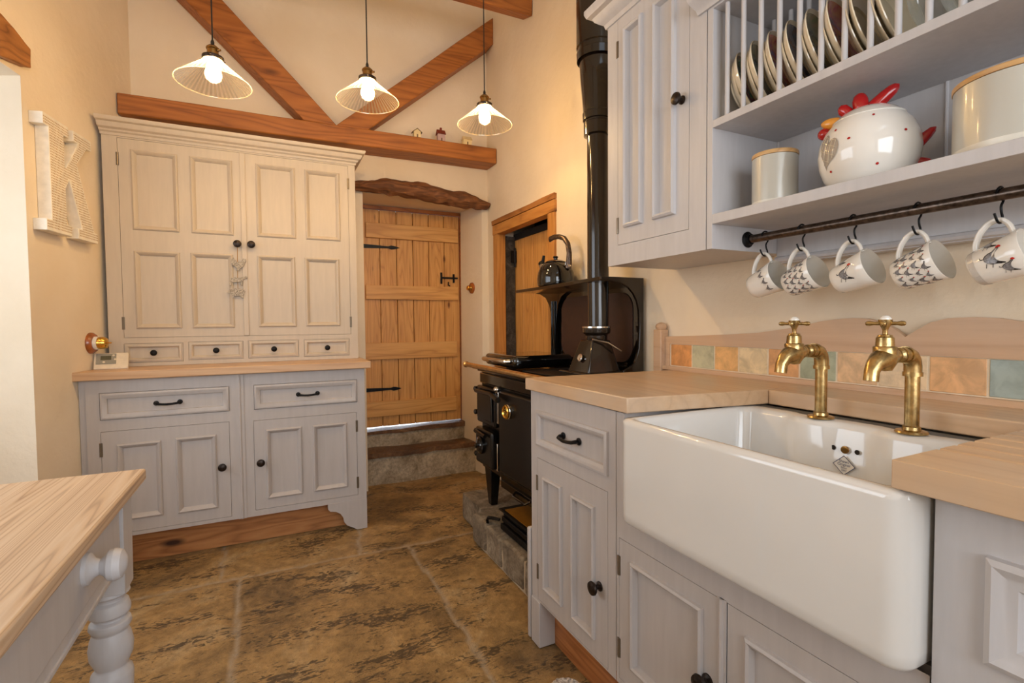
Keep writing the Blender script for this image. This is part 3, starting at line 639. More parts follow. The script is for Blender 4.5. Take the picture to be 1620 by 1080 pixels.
# little houses on the tie beam
def house(x, w, h, rh, wall, roof, label, side=False, chim=False):
    zb = 2.2545 + (x + .655) / 2.073 * .0185 + .002
    t = thing('ornament_house', (x, 3.16, zb), label, 'ornament', 'little houses on the tie beam'); d = .018
    if side:
        mb = MB(); mb.box(x - w / 2, x + w / 2, 3.145, 3.145 + 2 * d, zb, zb + h); mb.build('house_wall', wall, t)
        mb = MB(); mb.prism([(3.138, zb + h - .004), (3.145 + 2 * d + .007, zb + h - .004), (3.145 + d, zb + h + rh)], x - w / 2 - .004, x + w / 2 + .004, 'X'); mb.build('roof', roof, t)
    else:
        mb = MB(); mb.prism([(x - w / 2, zb), (x + w / 2, zb), (x + w / 2, zb + h), (x, zb + h + rh), (x - w / 2, zb + h)], 3.145, 3.18, 'Y'); mb.build('house_wall', wall, t)
        mb = MB()
        for s in (-1, 1): mb.prism([(x + s * (w / 2 + .008), zb + h - .008), (x, zb + h + rh), (x, zb + h + rh + .004), (x + s * (w / 2 + .010), zb + h - .004)], 3.142, 3.183, 'Y')
        mb.build('roof', roof, t)
    if chim: mb = MB(); mb.box(x - .006, x + .006, 3.155, 3.168, zb + h + rh - .018, zb + h + rh + .012); mb.build('chimney', roof, t)
    mb = MB(); mb.box(x - .004, x + .004, 3.1435, 3.1455, zb + .0, zb + .018); mb.build('door', 'house_d', t)
house(.875, .044, .036, .016, 'house_w', 'house_d', 'small cream house with a pointed gable on the tie beam')
house(1.035, .048, .046, .028, 'house_p', 'house_r', 'mauve house with rust red roof and chimney on the tie beam', True, True)
house(1.215, .056, .036, .022, 'house_w', 'house_w', 'pale cream house half hidden behind the right-hand pendant shade', True)

# ================================================================ PENDANTS
def pendant(x, y, z, label):
    t = thing('pendant_lamp', (x, y, z), label, 'pendant lamp', 'ribbed glass pendant lamps')
    n = 96; rp = [(.125, 0), (.121, .004), (.100, .022), (.075, .043), (.052, .062), (.036, .075), (.031, .084)]
    mb = MB(); rings = []
    for i, (r, h) in enumerate(rp):
        rings.append([mb.v((x + (r + (.0014 if k % 2 and i else 0)) * math.cos(2 * PI * k / n), y + (r + (.0014 if k % 2 and i else 0)) * math.sin(2 * PI * k / n), z + h)) for k in range(n)])
    for A, B in zip(rings, rings[1:]):
        for k in range(n): mb.mi = k % 2; mb.f([A[k], A[(k + 1) % n], B[(k + 1) % n], B[k]])
    mb.build('glass_shade', ['glass_rib', 'glass_clear'], t, sharp=180)
    mb = MB(); mb.tube([(x + .1255 * math.cos(2 * PI * k / 48), y + .1255 * math.sin(2 * PI * k / 48), z) for k in range(49)], .0018, 6, False); mb.build('shade_rim', 'glass_rib', t)
    mb = MB(); mb.lathe([(0, .084), (.034, .084), (.036, .088), (.036, .096), (.031, .098), (.022, .100), (0, .100)], (x, y, z), (0, 0, 1), 28)
    for k in range(3): a = 2 * PI * k / 3 + .4; mb.tube([(x + .034 * math.cos(a), y + .034 * math.sin(a), z + .091), (x + .042 * math.cos(a), y + .042 * math.sin(a), z + .091)], .0028, 6)
    mb.build('shade_ring', 'bronze', t)
    mb = MB(); mb.lathe([(0, .100), (.019, .100), (.019, .122), (.022, .124), (.022, .128), (.014, .136), (.006, .138), (0, .138)], (x, y, z), (0, 0, 1), 24)
    mb.tube([(x + .016, y - .012, z + .118), (x + .026, y - .018, z + .118)], .004, 8); mb.build('lamp_holder', 'antique', t)
    mb = MB(); mb.lathe([(0, .136), (.006, .137), (.0062, .150), (.0035, .158), (0, .159)], (x, y, z), (0, 0, 1), 12); mb.tube([(x, y, z + .155), (x, y, z + .6), (x, y, 3.4)], .0026, 8); mb.build('flex', 'cord', t)
    mb = MB(); mb.lathe([(.012, .092), (.013, .070), (.024, .052), (.0285, .034), (.024, .016), (.012, .006), (0, .004)], (x, y, z), (0, 0, 1), 24); mb.build('bulb', 'bulb_glass', t)
    mb = MB(); mb.ball((x, y, z + .038), .0125, .0125, .022, 14, 10); mb.build('filament', 'filament', t)
pendant(-.163, 2.17, 1.980, 'ribbed glass pendant lamp over the tall cupboard, leftmost of the three')
pendant(.394, 2.17, 2.018, 'ribbed glass pendant lamp in the middle, in front of the crossing struts')
pendant(.924, 2.17, 2.006, 'ribbed glass pendant lamp nearest the black flue pipe')

# ================================================================ TABLE
t = thing('kitchen_table', (-.53, .85, 0), 'pale grey table with a limed striped pine top and turned legs, cropped at left', 'table')
mb = MB(); tx0, tx1, ty0, ty1, tz = -.90, -.262, -.3, 1.39, .76
mb.box(tx0, tx1, ty0, ty1, tz - .026, tz); mb.build('tabletop', 'table', t, bevel=.005, seg=3)
mb = MB(); mb.box(-.875, -.292, -.27, 1.355, .64, .733); mb.box(-.295, -.287, -.2, 1.265, .60, .733); mb.box(-.297, -.284, -.2, 1.265, .594, .602); mb.box(-.84, -.33, 1.335, 1.350, .60, .70)
mb.build('apron', 'paint_r', t, bevel=.0015)
mb = MB(); mb.box(-.290, -.2845, .45, 1.20, .622, .722); mb.build('drawer', 'paint_r', t, bevel=.002)
D_ = t.children[-1]
mb = MB(); mb.lathe([(0, 0), (.027, 0), (.026, .006), (.016, .013), (.0125, .020), (.017, .026), (.025, .032), (.027, .040), (.023, .050), (.012, .056), (0, .058)], (-.2845, 1.045, .682), (1, 0, 0), 28); mb.build('knob', 'paint_r', D_)
def tleg(x, y):
    mb = MB(); s = .037; mb.box(x - s, x + s, y - s, y + s, .525, .733)
    for v in mb.b.verts:
        if v.co.z < .55: v.co.x = x + (v.co.x - x) * .96; v.co.y = y + (v.co.y - y) * .96
    pr = [(0, .527), (.034, .527), (.037, .518), (.026, .512), (.025, .505), (.033, .500), (.037, .485), (.036, .475), (.028, .470), (.027, .465), (.036, .460), (.0375, .450), (.034, .443), (.031, .438), (.036, .425), (.0395, .405), (.038, .385), (.031, .368), (.028, .362), (.030, .356), (.036, .350), (.038, .340), (.036, .30), (.030, .18), (.024, .06), (.028, .05), (.026, .02), (.020, 0), (0, 0)]
    mb.lathe(pr, (x, y, 0), (0, 0, 1), 32); return mb.build('leg', 'paint_r', t, bevel=.0015, sharp=45)
for x, y in ((-.320, 1.315), (-.845, 1.315), (-.320, -.22), (-.845, -.22)): tleg(x, y)

# ================================================================ RANGE
# hearth
t = thing('stone_hearth', (1.15, 2.0, 0), 'low hearth of squared grey stones under the black range cooker', 'hearth')
mb = MB(); mb.box(.897, 1.41, 1.515, 2.29, 0, .132); mb.build('mortar_bed', 'mortar', t)
ys = [2.30, 2.125, 1.955, 1.74, 1.535]
for a, c in zip(ys, ys[1:]):
    mb = MB(); mb.box(.887, 1.10, c + .009, a - .009, .008, .145); rough(mb, .007, 9, 5); mb.build('stone_block', 'hearth', t, bevel=.012)
mb = MB(); mb.box(1.10, 1.41, 1.54, 2.62, .006, .142); mb.box(.95, 1.11, 2.285, 2.60, .006, .14); rough(mb, .005, 7, 5); mb.build('stone_block', 'hearth', t)
RX = 1.0; MR = frameM('side', RX)
t = thing('range_cooker', (1.2, 2.04, .14), 'black solid fuel range cooker with brass rail standing on the stone hearth', 'range cooker')
RY0, RY1 = 1.63, 2.43
mb = MB(); mb.box(RX, 1.39, RY0, RY1, .33, .845); mb.build('body', 'iron', t, bevel=.008)
mb = MB(); mb.box(RX - .01, RX + .02, RY0, RY1, .775, .83); mb.box(RX - .02, 1.395, RY0 - .005, RY1 + .01, .835, .865); mb.build('hob', 'enamel', t, bevel=.006)
mb = MB(); mb.box(1.02, 1.30, 1.66, 2.0, .865, .873); mb.build('hot_plate', 'iron_matt', t, bevel=.004)
mb = MB(); mb.tube([(.925, 1.60, .872), (.925, 2.455, .872)], .0125, 14); mb.lathe([(0, 0), (.016, 0), (.017, .006), (.016, .012), (0, .014)], (.925, 2.45, .872), (0, 1, 0), 16); mb.build('rail', 'railbrass', t)
for y in (2.35, 1.70):
    mb = MB(); mb.tube([(RX, y, .85), (.95, y, .862), (.925, y, .872)], [.012, .010, .014], 10); mb.build('rail_bracket', 'iron', t)
# domed lid at the left of the hob
mb = MB(); mb.box(1.01, 1.33, 2.05, 2.41, .872, .932); mb.build('hob_lid', 'enamel', t, bevel=.022, seg=4)
LIDP = t.children[-1]
mb = MB(); pth = [(1.01, 2.10, .905), (.985, 2.11, .905), (.980, 2.13, .905), (.980, 2.34, .905), (.985, 2.36, .905), (1.01, 2.37, .905)]; mb.tube(pth, .011, 12); mb.build('lid_handle', 'chrome', LIDP)
# doors
mb = MB(MR); mb.box(-2.155, -1.645, .375, .765, 0, .028); mb.build('oven_door', 'iron', t, bevel=.010, seg=3); OD = t.children[-1]
mb = MB(MR); mb.lathe([(0, 0), (.032, 0), (.034, .010), (.030, .014), (0, .014)], (-2.035, .683, .028), (0, 0, 1), 28); mb.build('gauge_body', 'chrome', OD)
mb = MB(MR); mb.lathe([(.020, .014), (.032, .014), (.033, .020), (.027, .024), (.020, .019)], (-2.035, .683, .028), (0, 0, 1), 28)
for k in range(8): a = k * PI / 4; mb.ball((-2.035 + .015 * math.cos(a), .683 + .015 * math.sin(a), .044), .003, n=8, m=6)
mb.lathe([(0, .014), (.006, .014), (.006, .022), (0, .023)], (-2.035, .683, .028), (0, 0, 1), 12); mb.build('gauge_bezel', 'brass_br', OD)
mb = MB(MR); mb.box(-2.425, -2.195, .575, .765, 0, .030); mb.build('firebox_door', 'iron', t, bevel=.010, seg=3); FD = t.children[-1]
mb = MB(MR); mb.box(-2.40, -2.215, .600, .74, .030, .040); mb.build('door_panel', 'iron', FD, bevel=.006)
mb = MB(MR); mb.tube([(-2.40, .738, .044), (-2.20, .745, .050), (-2.10, .728, .055)], [.010, .011, .014], 12); mb.build('door_lever', 'iron', FD)
mb = MB(MR); mb.box(-2.425, -2.215, .365, .550, 0, .040); mb.build('ash_door', 'iron', t, bevel=.012, seg=3); AD = t.children[-1]
mb = MB(MR); mb.lathe([(0, 0), (.045, 0), (.045, .010), (.032, .014), (.030, .020), (.014, .024), (.012, .034), (0, .036)], (-2.345, .465, .040), (0, 0, 1), 24); mb.build('air_wheel', 'enamel', AD)
mb = MB(MR); mb.tube([(-2.40, .53, .05), (-2.26, .525, .055)], .010, 10); mb.build('door_lever', 'iron', AD)
for v in (.742, .62, .52, .40):
    mb = MB(MR); mb.lathe([(0, 0), (.013, 0), (.014, .016), (.009, .02), (0, .02)], (-2.442, v, .018), (0, 0, 1), 14); mb.build('hinge_pin', 'iron', t)
mb = MB(MR); mb.box(-2.192, -2.172, .60, .77, .002, .022); mb.ball((-2.186, .765, .02), .018); mb.build('latch_strip', 'chrome', t, bevel=.003)
mb = MB(MR); mb.box(-2.205, -2.19, .365, .50, .002, .02); mb.build('latch_strip', 'chrome', t, bevel=.003)
mb = MB(MR); mb.box(-2.16, -1.64, .30, .368, .0, .015); mb.box(-2.14, -1.66, .315, .34, .015, .025); mb.tube([(-1.98, .33, .025), (-1.97, .318, .045), (-1.85, .318, .045), (-1.84, .33, .025)], .006, 8); mb.build('warming_drawer', 'enamel', t, bevel=.004)
for x, y in ((1.03, 2.36), (1.03, 1.68), (1.34, 2.36), (1.34, 1.68)):
    mb = MB(); mb.hexa([(x - .018, y - .020, .143), (x + .018, y - .020, .143), (x - .018, y + .020, .143), (x + .018, y + .020, .143), (x - .030, y - .040, .34), (x + .030, y - .040, .34), (x - .030, y + .040, .34), (x + .030, y + .040, .34)]); mb.build('leg', 'iron', t, bevel=.004)
# back stand with shelf
mb = MB(); mb.prism([(1.19, 1.64), (1.403, 1.64), (1.403, 2.50), (1.24, 2.50), (1.235, 2.25), (1.215, 1.95)], 1.252, 1.268, 'Z'); mb.build('shelf', 'flue', t, bevel=.002)
ck = [(1.19, 1.256), (1.236, 1.255), (1.29, 1.245), (1.325, 1.228), (1.352, 1.203), (1.371, 1.172), (1.381, 1.135), (1.385, 1.057), (1.381, .975), (1.362, .920), (1.335, .898), (1.300, .886), (1.30, .867), (1.405, .867), (1.405, 1.268), (1.19, 1.268)]
mb = MB(); mb.prism(ck, 1.632, 1.645, 'Y'); mb.build('side_cheek', 'flue', t, bevel=.0015)
mb = MB()
def arc(cx, cy, r, a0, a1, n=8): return [(cx + r * math.cos(a0 + (a1 - a0) * i / n), cy + r * math.sin(a0 + (a1 - a0) * i / n)) for i in range(n + 1)]
mb.box(1.392, 1.404, 1.645, 2.265, .866, 1.254); mb.build('back_plate', 'enamel', t, bevel=.002)
hole = arc(1.76, 1.14, .075, PI / 2, PI) + arc(1.76, .985, .075, PI, 1.5 * PI) + arc(2.18, .985, .075, 1.5 * PI, 2 * PI) + arc(2.18, 1.14, .075, 0, PI / 2)
mb = MB(); mb.prism([(a, c) for a, c in hole], 1.388, 1.393, 'X'); mb.build('back_panel', 'brownplate', t)
colp = [(2.275, .867), (2.345, .867)] + [(2.345 + .02, .875)] + [(2.337, .91), (2.334, 1.05), (2.340, 1.12), (2.36, 1.18), (2.40, 1.222), (2.46, 1.245), (2.52, 1.252)] + [(2.10, 1.252), (2.18, 1.245), (2.235, 1.222), (2.268, 1.18), (2.282, 1.12), (2.288, 1.05), (2.286, .91), (2.26, .875)]
mb = MB(); mb.prism(colp, 1.375, 1.405, 'X'); mb.tube([(1.370, 2.30, .90), (1.370, 2.30, 1.20)], .006, 8); mb.tube([(1.370, 2.325, .90), (1.370, 2.325, 1.20)], .006, 8); mb.build('shelf_bracket', 'enamel', t)
# flue box on the hob
mb = MB(); fx, fy = 1.235, 1.745
mb.hexa([(fx - .085, fy - .075, .866), (fx + .085, fy - .075, .866), (fx - .085, fy + .085, .866), (fx + .085, fy + .085, .866), (fx - .040, fy - .045, 1.012), (fx + .050, fy - .045, 1.012), (fx - .040, fy + .045, 1.012), (fx + .050, fy + .045, 1.012)])
mb.box(fx - .11, fx + .10, fy - .10, fy + .11, .866, .882)
mb.lathe([(.042, 1.005), (.046, 1.012), (.046, 1.035), (.058, 1.038), (.060, 1.062), (.050, 1.066), (.046, 1.066)], (fx + .012, fy, 0), (0, 0, 1), 28)
mb.build('flue_box', 'flue', t, bevel=.010, seg=3)
FB = t.children[-1]
n0 = Vector((-.95, 0, .30)).normalized()
mb = MB(); mb.lathe([(0, 0), (.016, 0), (.017, .006), (.012, .008), (0, .005)], (fx - .068, fy, .937), n0, 18); mb.build('inspection_cap', 'chrome', FB)
mb = MB(); mb.tube([(fx - .045, fy - .052, 1.016), (fx + .02, fy - .070, 1.0), (fx + .075, fy - .085, .965)], .004, 8); mb.lathe([(.057, 1.060), (.061, 1.062), (.061, 1.068), (.048, 1.069)], (fx + .012, fy, 0), (0, 0, 1), 28); mb.build('damper_rod', 'chrome', FB)
# flue pipe
t = thing('flue_pipe', (1.25, 1.745, 1.06), 'tall glossy black flue pipe rising from the range beside the wall cabinet', 'flue')
cx = 1.262
mb = MB(); mb.lathe([(0, 1.066), (.043, 1.066), (.045, 1.25), (.045, 1.87), (0, 1.87)], (cx - .014 + .008, 1.745, 0), (0, 0, 1), 36); mb.build('lower_pipe', 'flue', t)
mb = MB(); mb.lathe([(.045, 1.862), (.058, 1.865), (.059, 1.915), (.056, 1.918), (.056, 1.924), (.062, 1.927), (.064, 1.955), (.060, 1.96), (.072, 2.10), (.076, 2.16), (.072, 2.19), (.086, 2.17), (.088, 2.20), (.083, 2.205), (.083, 2.222), (.088, 2.226), (.088, 2.40), (.085, 2.404), (.085, 2.41), (.088, 2.414), (.088, 3.05), (0, 3.05)], (cx - .006, 1.745, 0), (0, 0, 1), 40); mb.build('upper_pipe', 'flue', t)
# ash pan on the hearth
t = thing('ash_pan', (1.0, 1.8, .15), 'black ash pan with a gold coloured tray under the range oven', 'ash pan')
mb = MB(); mb.box(.925, 1.25, 1.60, 2.04, .150, .178); mb.box(.935, 1.25, 1.60, 2.05, .182, .205); mb.box(.925, 1.25, 1.60, 2.06, .232, .240); mb.box(.945, 1.24, 1.60, 2.05, .205, .232); mb.build('pan', 'iron_matt', t, bevel=.004)
mb = MB(); mb.box(.94, 1.23, 1.60, 2.02, .240, .243); mb.build('tray', 'gold', t)
mb = MB(); mb.tube([(.93, 2.06, .185), (.91, 2.10, .182), (.905, 2.135, .172), (.905, 2.145, .157), (.90, 2.13, .150)], [.008, .009, .010, .009, .008], 8, flat=.6); mb.build('hook_handle', 'iron_matt', t)

# kettle
kx, ky, kz = 1.315, 2.19, 1.2695
t = thing('whistling_kettle', (kx, ky, kz), 'glossy black whistling kettle with tall curved handle on the range shelf', 'kettle')
mb = MB(); mb.lathe([(0, 0), (.086, 0), (.092, .004), (.094, .012), (.095, .040), (.091, .068), (.080, .094), (.064, .112), (.048, .120), (0, .121)], (kx, ky, kz), (0, 0, 1), 40); mb.build('body', 'enamel', t)
mb = MB(); mb.lathe([(0, .119), (.052, .119), (.054, .122), (.045, .128), (.022, .134), (.010, .136), (.010, .142), (.014, .146), (.012, .152), (0, .154)], (kx, ky, kz), (0, 0, 1), 30); mb.build('lid', 'enamel', t)
sdv = Vector((-.25, .97, 0)).normalized()
def sp(a, h, s=0): return (kx + sdv.x * a, ky + sdv.y * a, kz + h)
mb = MB(); mb.tube([sp(.055, .070), sp(.085, .098), sp(.098, .116)], [.030, .024, .019], 18); mb.build('spout', 'chrome', t)
mb = MB(); mb.tube([sp(.092, .112), sp(.108, .130)], [.019, .016], 16); mb.tube([sp(.095, .128), sp(.085, .165)], [.009, .007], 10); mb.build('whistle', 'iron_matt', t)
mb = MB(); pth = [sp(-.085, .085), sp(-.092, .110), sp(-.094, .160), sp(-.085, .205), sp(-.060, .235), sp(-.025, .248), sp(.010, .250), sp(.040, .243)]; mb.tube(pth, [.012, .010, .0085, .0085, .0085, .009, .010, .011], 12, flat=1.5); mb.build('handle', 'steelrod', t)
mb = MB(); mb.tube([sp(-.098, .090), sp(-.085, .130), sp(-.070, .095)], .008, 10); mb.build('handle_bracket', 'chrome', t)

# ================================================================ RIGHT-HAND BASE CABINETS
XF = .79; MS = frameM('side', XF)
t = thing('base_cabinet', (1.1, 1.27, 0), 'grey base cabinet with one drawer and door beside the range', 'cabinet')
mb = MB(MS); mb.front(-1.482, -1.022, .155, .858, 0, [(-1.438, -1.053, .681, .800), (-1.442, -1.056, .160, .640)], .022); mb.box(-1.482, -1.022, .155, .858, -.60, -.023); mb.build('carcass', 'paint', t, weld=False)
d = door(MS, t, -1.438, -1.053, .681, .800, [(-1.425, -1.066, .695, .786)], 'paint', name='drawer', bead=[(-.010, 0), (-.009, .007), (-.002, .010), (.004, .008), (.009, .004), (.014, .001), (.016, -.008)]); pull(MS, d, -1.243, .742, -.006, .085)
d = door(MS, t, -1.442, -1.056, .160, .640, [(-1.395, -1.287, .218, .583), (-1.226, -1.117, .213, .577)], 'paint', bead=BEAD); knob(MS, d, -1.093, .370, 0, .019)
for hv in (.255, .555): hinge(MS, d, -1.442, hv, 0, .05)
mb = MB(MS); mb.box(-1.482, -1.425, 0, .155, -.06, .005); mb.build('foot', 'paint', t, bevel=.002)
mb = MB(MS); mb.box(-1.425, -1.022, 0, .154, -.075, -.055); mb.build('plinth_board', 'plinth_y', t)
mb = MB(); mb.box(.783, .83, 1.488, 1.508, 0, .385); tag(mb.build('end_panel', 'paint', bevel=.006), 'thin grey upright board between the range hearth and the base cabinet', 'panel')
t = thing('sink_cabinet', (1.1, .68, 0), 'grey double door cabinet under the white butler sink', 'cabinet')
mb = MB(MS); mb.front(-1.02, -.345, .155, .605, 0, [(-1.010, -.694, .170, .537), (-.676, -.360, .170, .537)], .022); mb.box(-1.02, -.345, .155, .605, -.60, -.023); mb.box(-.990, -.962, .605, .80, -.60, 0.0)
mb.box(-1.02, -.990, .605, .858, -.60, 0); mb.build('carcass', 'paint', t, weld=False)
d = door(MS, t, -1.010, -.694, .170, .537, [(-.957, -.738, .228, .492)], 'paint', bead=BEAD); knob(MS, d, -.722, .352, 0, .019)
for hv in (.25, .465): hinge(MS, d, -1.010, hv, 0, .05)
d = door(MS, t, -.676, -.360, .170, .537, [(-.628, -.410, .228, .492)], 'paint', bead=BEAD); knob(MS, d, -.648, .352, 0, .019)
mb = MB(MS); mb.box(-.697, -.676, .165, .540, -.02, .003); mb.tube([(-.6865, .165, .003), (-.6865, .54, .003)], .0055, 8); mb.build('door_bead', 'paint', t)
mb = MB(MS); mb.box(-1.02, -.345, 0, .154, -.075, -.055); mb.build('plinth_board', 'plinth_y', t)
t = thing('drawer_cabinet', (1.1, 0.0, 0), 'pale grey cabinet with a moulded drawer to the right of the sink, cropped', 'cabinet')
mb = MB(MS); mb.front(-.341, .7, .155, .858, .005, [(-.286, .20, .663, .797), (-.286, .20, .17, .635)], .022); mb.box(-.339, .7, .155, .858, -.60, -.018); mb.box(-.339, .7, 0, .155, -.6, -.06); mb.build('carcass', 'paint_r', t, weld=False)
door(MS, t, -.286, .20, .663, .797, [(-.262, .176, .687, .773)], 'paint_r', name='drawer', w=.005, bead=[(-.020, 0), (-.019, .010), (-.012, .014), (-.004, .010), (.002, .007), (.010, .006), (.014, .001), (.018, -.008)])
door(MS, t, -.286, .20, .17, .635, [(-.23, .14, .23, .58)], 'paint_r', w=.005, bead=BEAD)

# worktop: left board, strip behind the sink, drainer board
t = thing('worktop', (1.1, .9, .86), 'pale oak worktop wrapping round the butler sink with draining grooves', 'worktop')
mb = MB(); mb.prism([(.775, 1.495), (.782, .968), (1.205, .905), (1.402, .905), (1.402, 1.455)], .861, .900, 'Z'); mb.build('left_board', 'work_y', t, bevel=.003)
mb = MB(); mb.prism([(1.207, .903), (1.207, .360), (1.402, .360), (1.402, .903)], .861, .900, 'Z'); mb.build('back_board', 'work_y', t, bevel=.003)
mb = MB(); x0, x1, y0, y1 = .742, 1.402, -1.2, .372
xs = [x0]; zs = {}
prof = [(x0, .8995)]
for gx in [.86 + .05 * k for k in range(8)]: prof += [(gx - .006, .900), (gx - .003, .8972), (gx + .003, .8972), (gx + .006, .900)]
prof += [(x1, .900)]
loop = [(x1, .861), (x0, .861)] + prof
mb.prism(loop, y0, y1, 'Y'); mb.build('drainer_board', 'work_y', t, bevel=.0015)

# sink
t = thing('butler_sink', (.97, .64, .605), 'large white fireclay butler sink with a deep plain apron', 'sink')
sx0, sx1, sy0, sy1, sz0, sz1 = .738, 1.212, .348, .950, .607, .858
def rrect(x0, x1, y0, y1, r, n=6):
    return [(x, y) for cx_, cy_, a in ((x1 - r, y1 - r, 0), (x0 + r, y1 - r, PI / 2), (x0 + r, y0 + r, PI), (x1 - r, y0 + r, 1.5 * PI)) for x, y in arc(cx_, cy_, r, a, a + PI / 2, n)]
mb = MB(); R_ = []
def lay(ins, r, z, ixb=None):
    a0, a1, b0, b1 = sx0 + ins, sx1 - (ins if ixb is None else ixb), sy0 + ins, sy1 - ins
    R_.append([mb.v((x, y, z)) for x, y in rrect(a0, a1, b0, b1, r)])
lay(.02, .02, sz0); lay(.008, .026, sz0 + .004); lay(.001, .032, sz0 + .014); lay(0, .034, sz0 + .03); lay(0, .034, sz1 - .014); lay(.002, .025, sz1 - .005); lay(.008, .022, sz1)
lay(.020, .022, sz1, .070); lay(.027, .024, sz1 - .004, .078); lay(.030, .026, sz1 - .014, .083); lay(.034, .03, sz0 + .06, .09); lay(.044, .034, sz0 + .035, .10); lay(.07, .04, sz0 + .028, .12)
# finer divisions along the back edge, then the tap ledge is scalloped
def scal(y): return .020 * (math.exp(-((y - .735) / .050) ** 4) + math.exp(-((y - .535) / .055) ** 4))
for A, B in zip(R_, R_[1:]):
    for k in range(len(A)): mb.f([A[k], A[(k + 1) % len(A)], B[(k + 1) % len(A)], B[k]])
mb.f(R_[0][::-1]); mb.f(R_[-1])
be = [e for e in mb.b.edges if abs(e.verts[0].co.x - e.verts[1].co.x) < 1e-5 and abs(e.verts[0].co.y - e.verts[1].co.y) > .3 and e.verts[0].co.x > 1.0]
bmesh.ops.subdivide_edges(mb.b, edges=be, cuts=48)
for v in mb.b.verts:
    if 1.10 < v.co.x < 1.15 and sz1 - .02 < v.co.z and sy0 + .045 < v.co.y < sy1 - .045: v.co.x -= scal(v.co.y) - .004
mb.build('basin', 'sink', t, sharp=60)
wx = sx1 - .087 + .0
mb = MB()
for y in (.680, .630): mb.lathe([(0, 0), (.0052, 0), (.0052, .001), (0, .001)], (wx + .0015, y, .802), (-1, 0, 0), 14)
mb.build('overflow_hole', 'dark', t)
mb = MB(); mb.lathe([(0, 0), (.0085, 0), (.008, .003), (.004, .004), (0, .003)], (wx + .0015, .655, .802), (-1, 0, 0), 18); mb.build('overflow_screw', 'antique', t)
LM = Matrix(((0, 0, -1, wx - .002), (-1, 0, 0, 0), (0, 1, 0, 0), (0, 0, 0, 1)))
cu, cv, hw, hh = -.655, .768, .024, .022
mb = MB(LM); mb.f([mb.v(p) for p in ((cu - hw, cv, 0), (cu, cv - hh, 0), (cu + hw, cv, 0), (cu, cv + hh, 0))])
mb.mi = 1; q = [(cu - hw, cv), (cu, cv - hh), (cu + hw, cv), (cu, cv + hh)]
for i in range(4):
    A, B = q[i], q[(i + 1) % 4]; A2 = (cu + (A[0] - cu) * .92, cv + (A[1] - cv) * .92); B2 = (cu + (B[0] - cu) * .92, cv + (B[1] - cv) * .92)
    mb.f([mb.v((*p, .0002)) for p in (A, B, B2, A2)])
mb.build('label_border', ['china', 'bluedec'], t, weld=False)
def text(parent, name, s, size, Mx, mat):
    c = bpy.data.curves.new('txt', 'FONT'); c.body = s; c.size = size; c.align_x = 'CENTER'; c.align_y = 'CENTER'; c.resolution_u = 2
    o = bpy.data.objects.new('txt', c); COL.objects.link(o); bpy.context.view_layer.update()
    me = bpy.data.meshes.new_from_object(o.evaluated_get(bpy.context.evaluated_depsgraph_get())); bpy.data.objects.remove(o)
    me.transform(Mx); off = Vector(parent['_o']); me.transform(Matrix.Translation(-off)); me.materials.clear(); me.materials.append(M[mat])
    r = bpy.data.objects.new(name, me); COL.objects.link(r); r.parent = parent; r['_o'] = tuple(off); return r
for s, dv, size in (('Shaws', .0085, .0085), ('Original', .0015, .0085), ('Since', -.0055, .006), ('1897', -.0115, .006)):
    text(t, 'label_lettering', s, size, LM @ Matrix.Translation((cu, cv + dv, .0004)), 'bluedec')

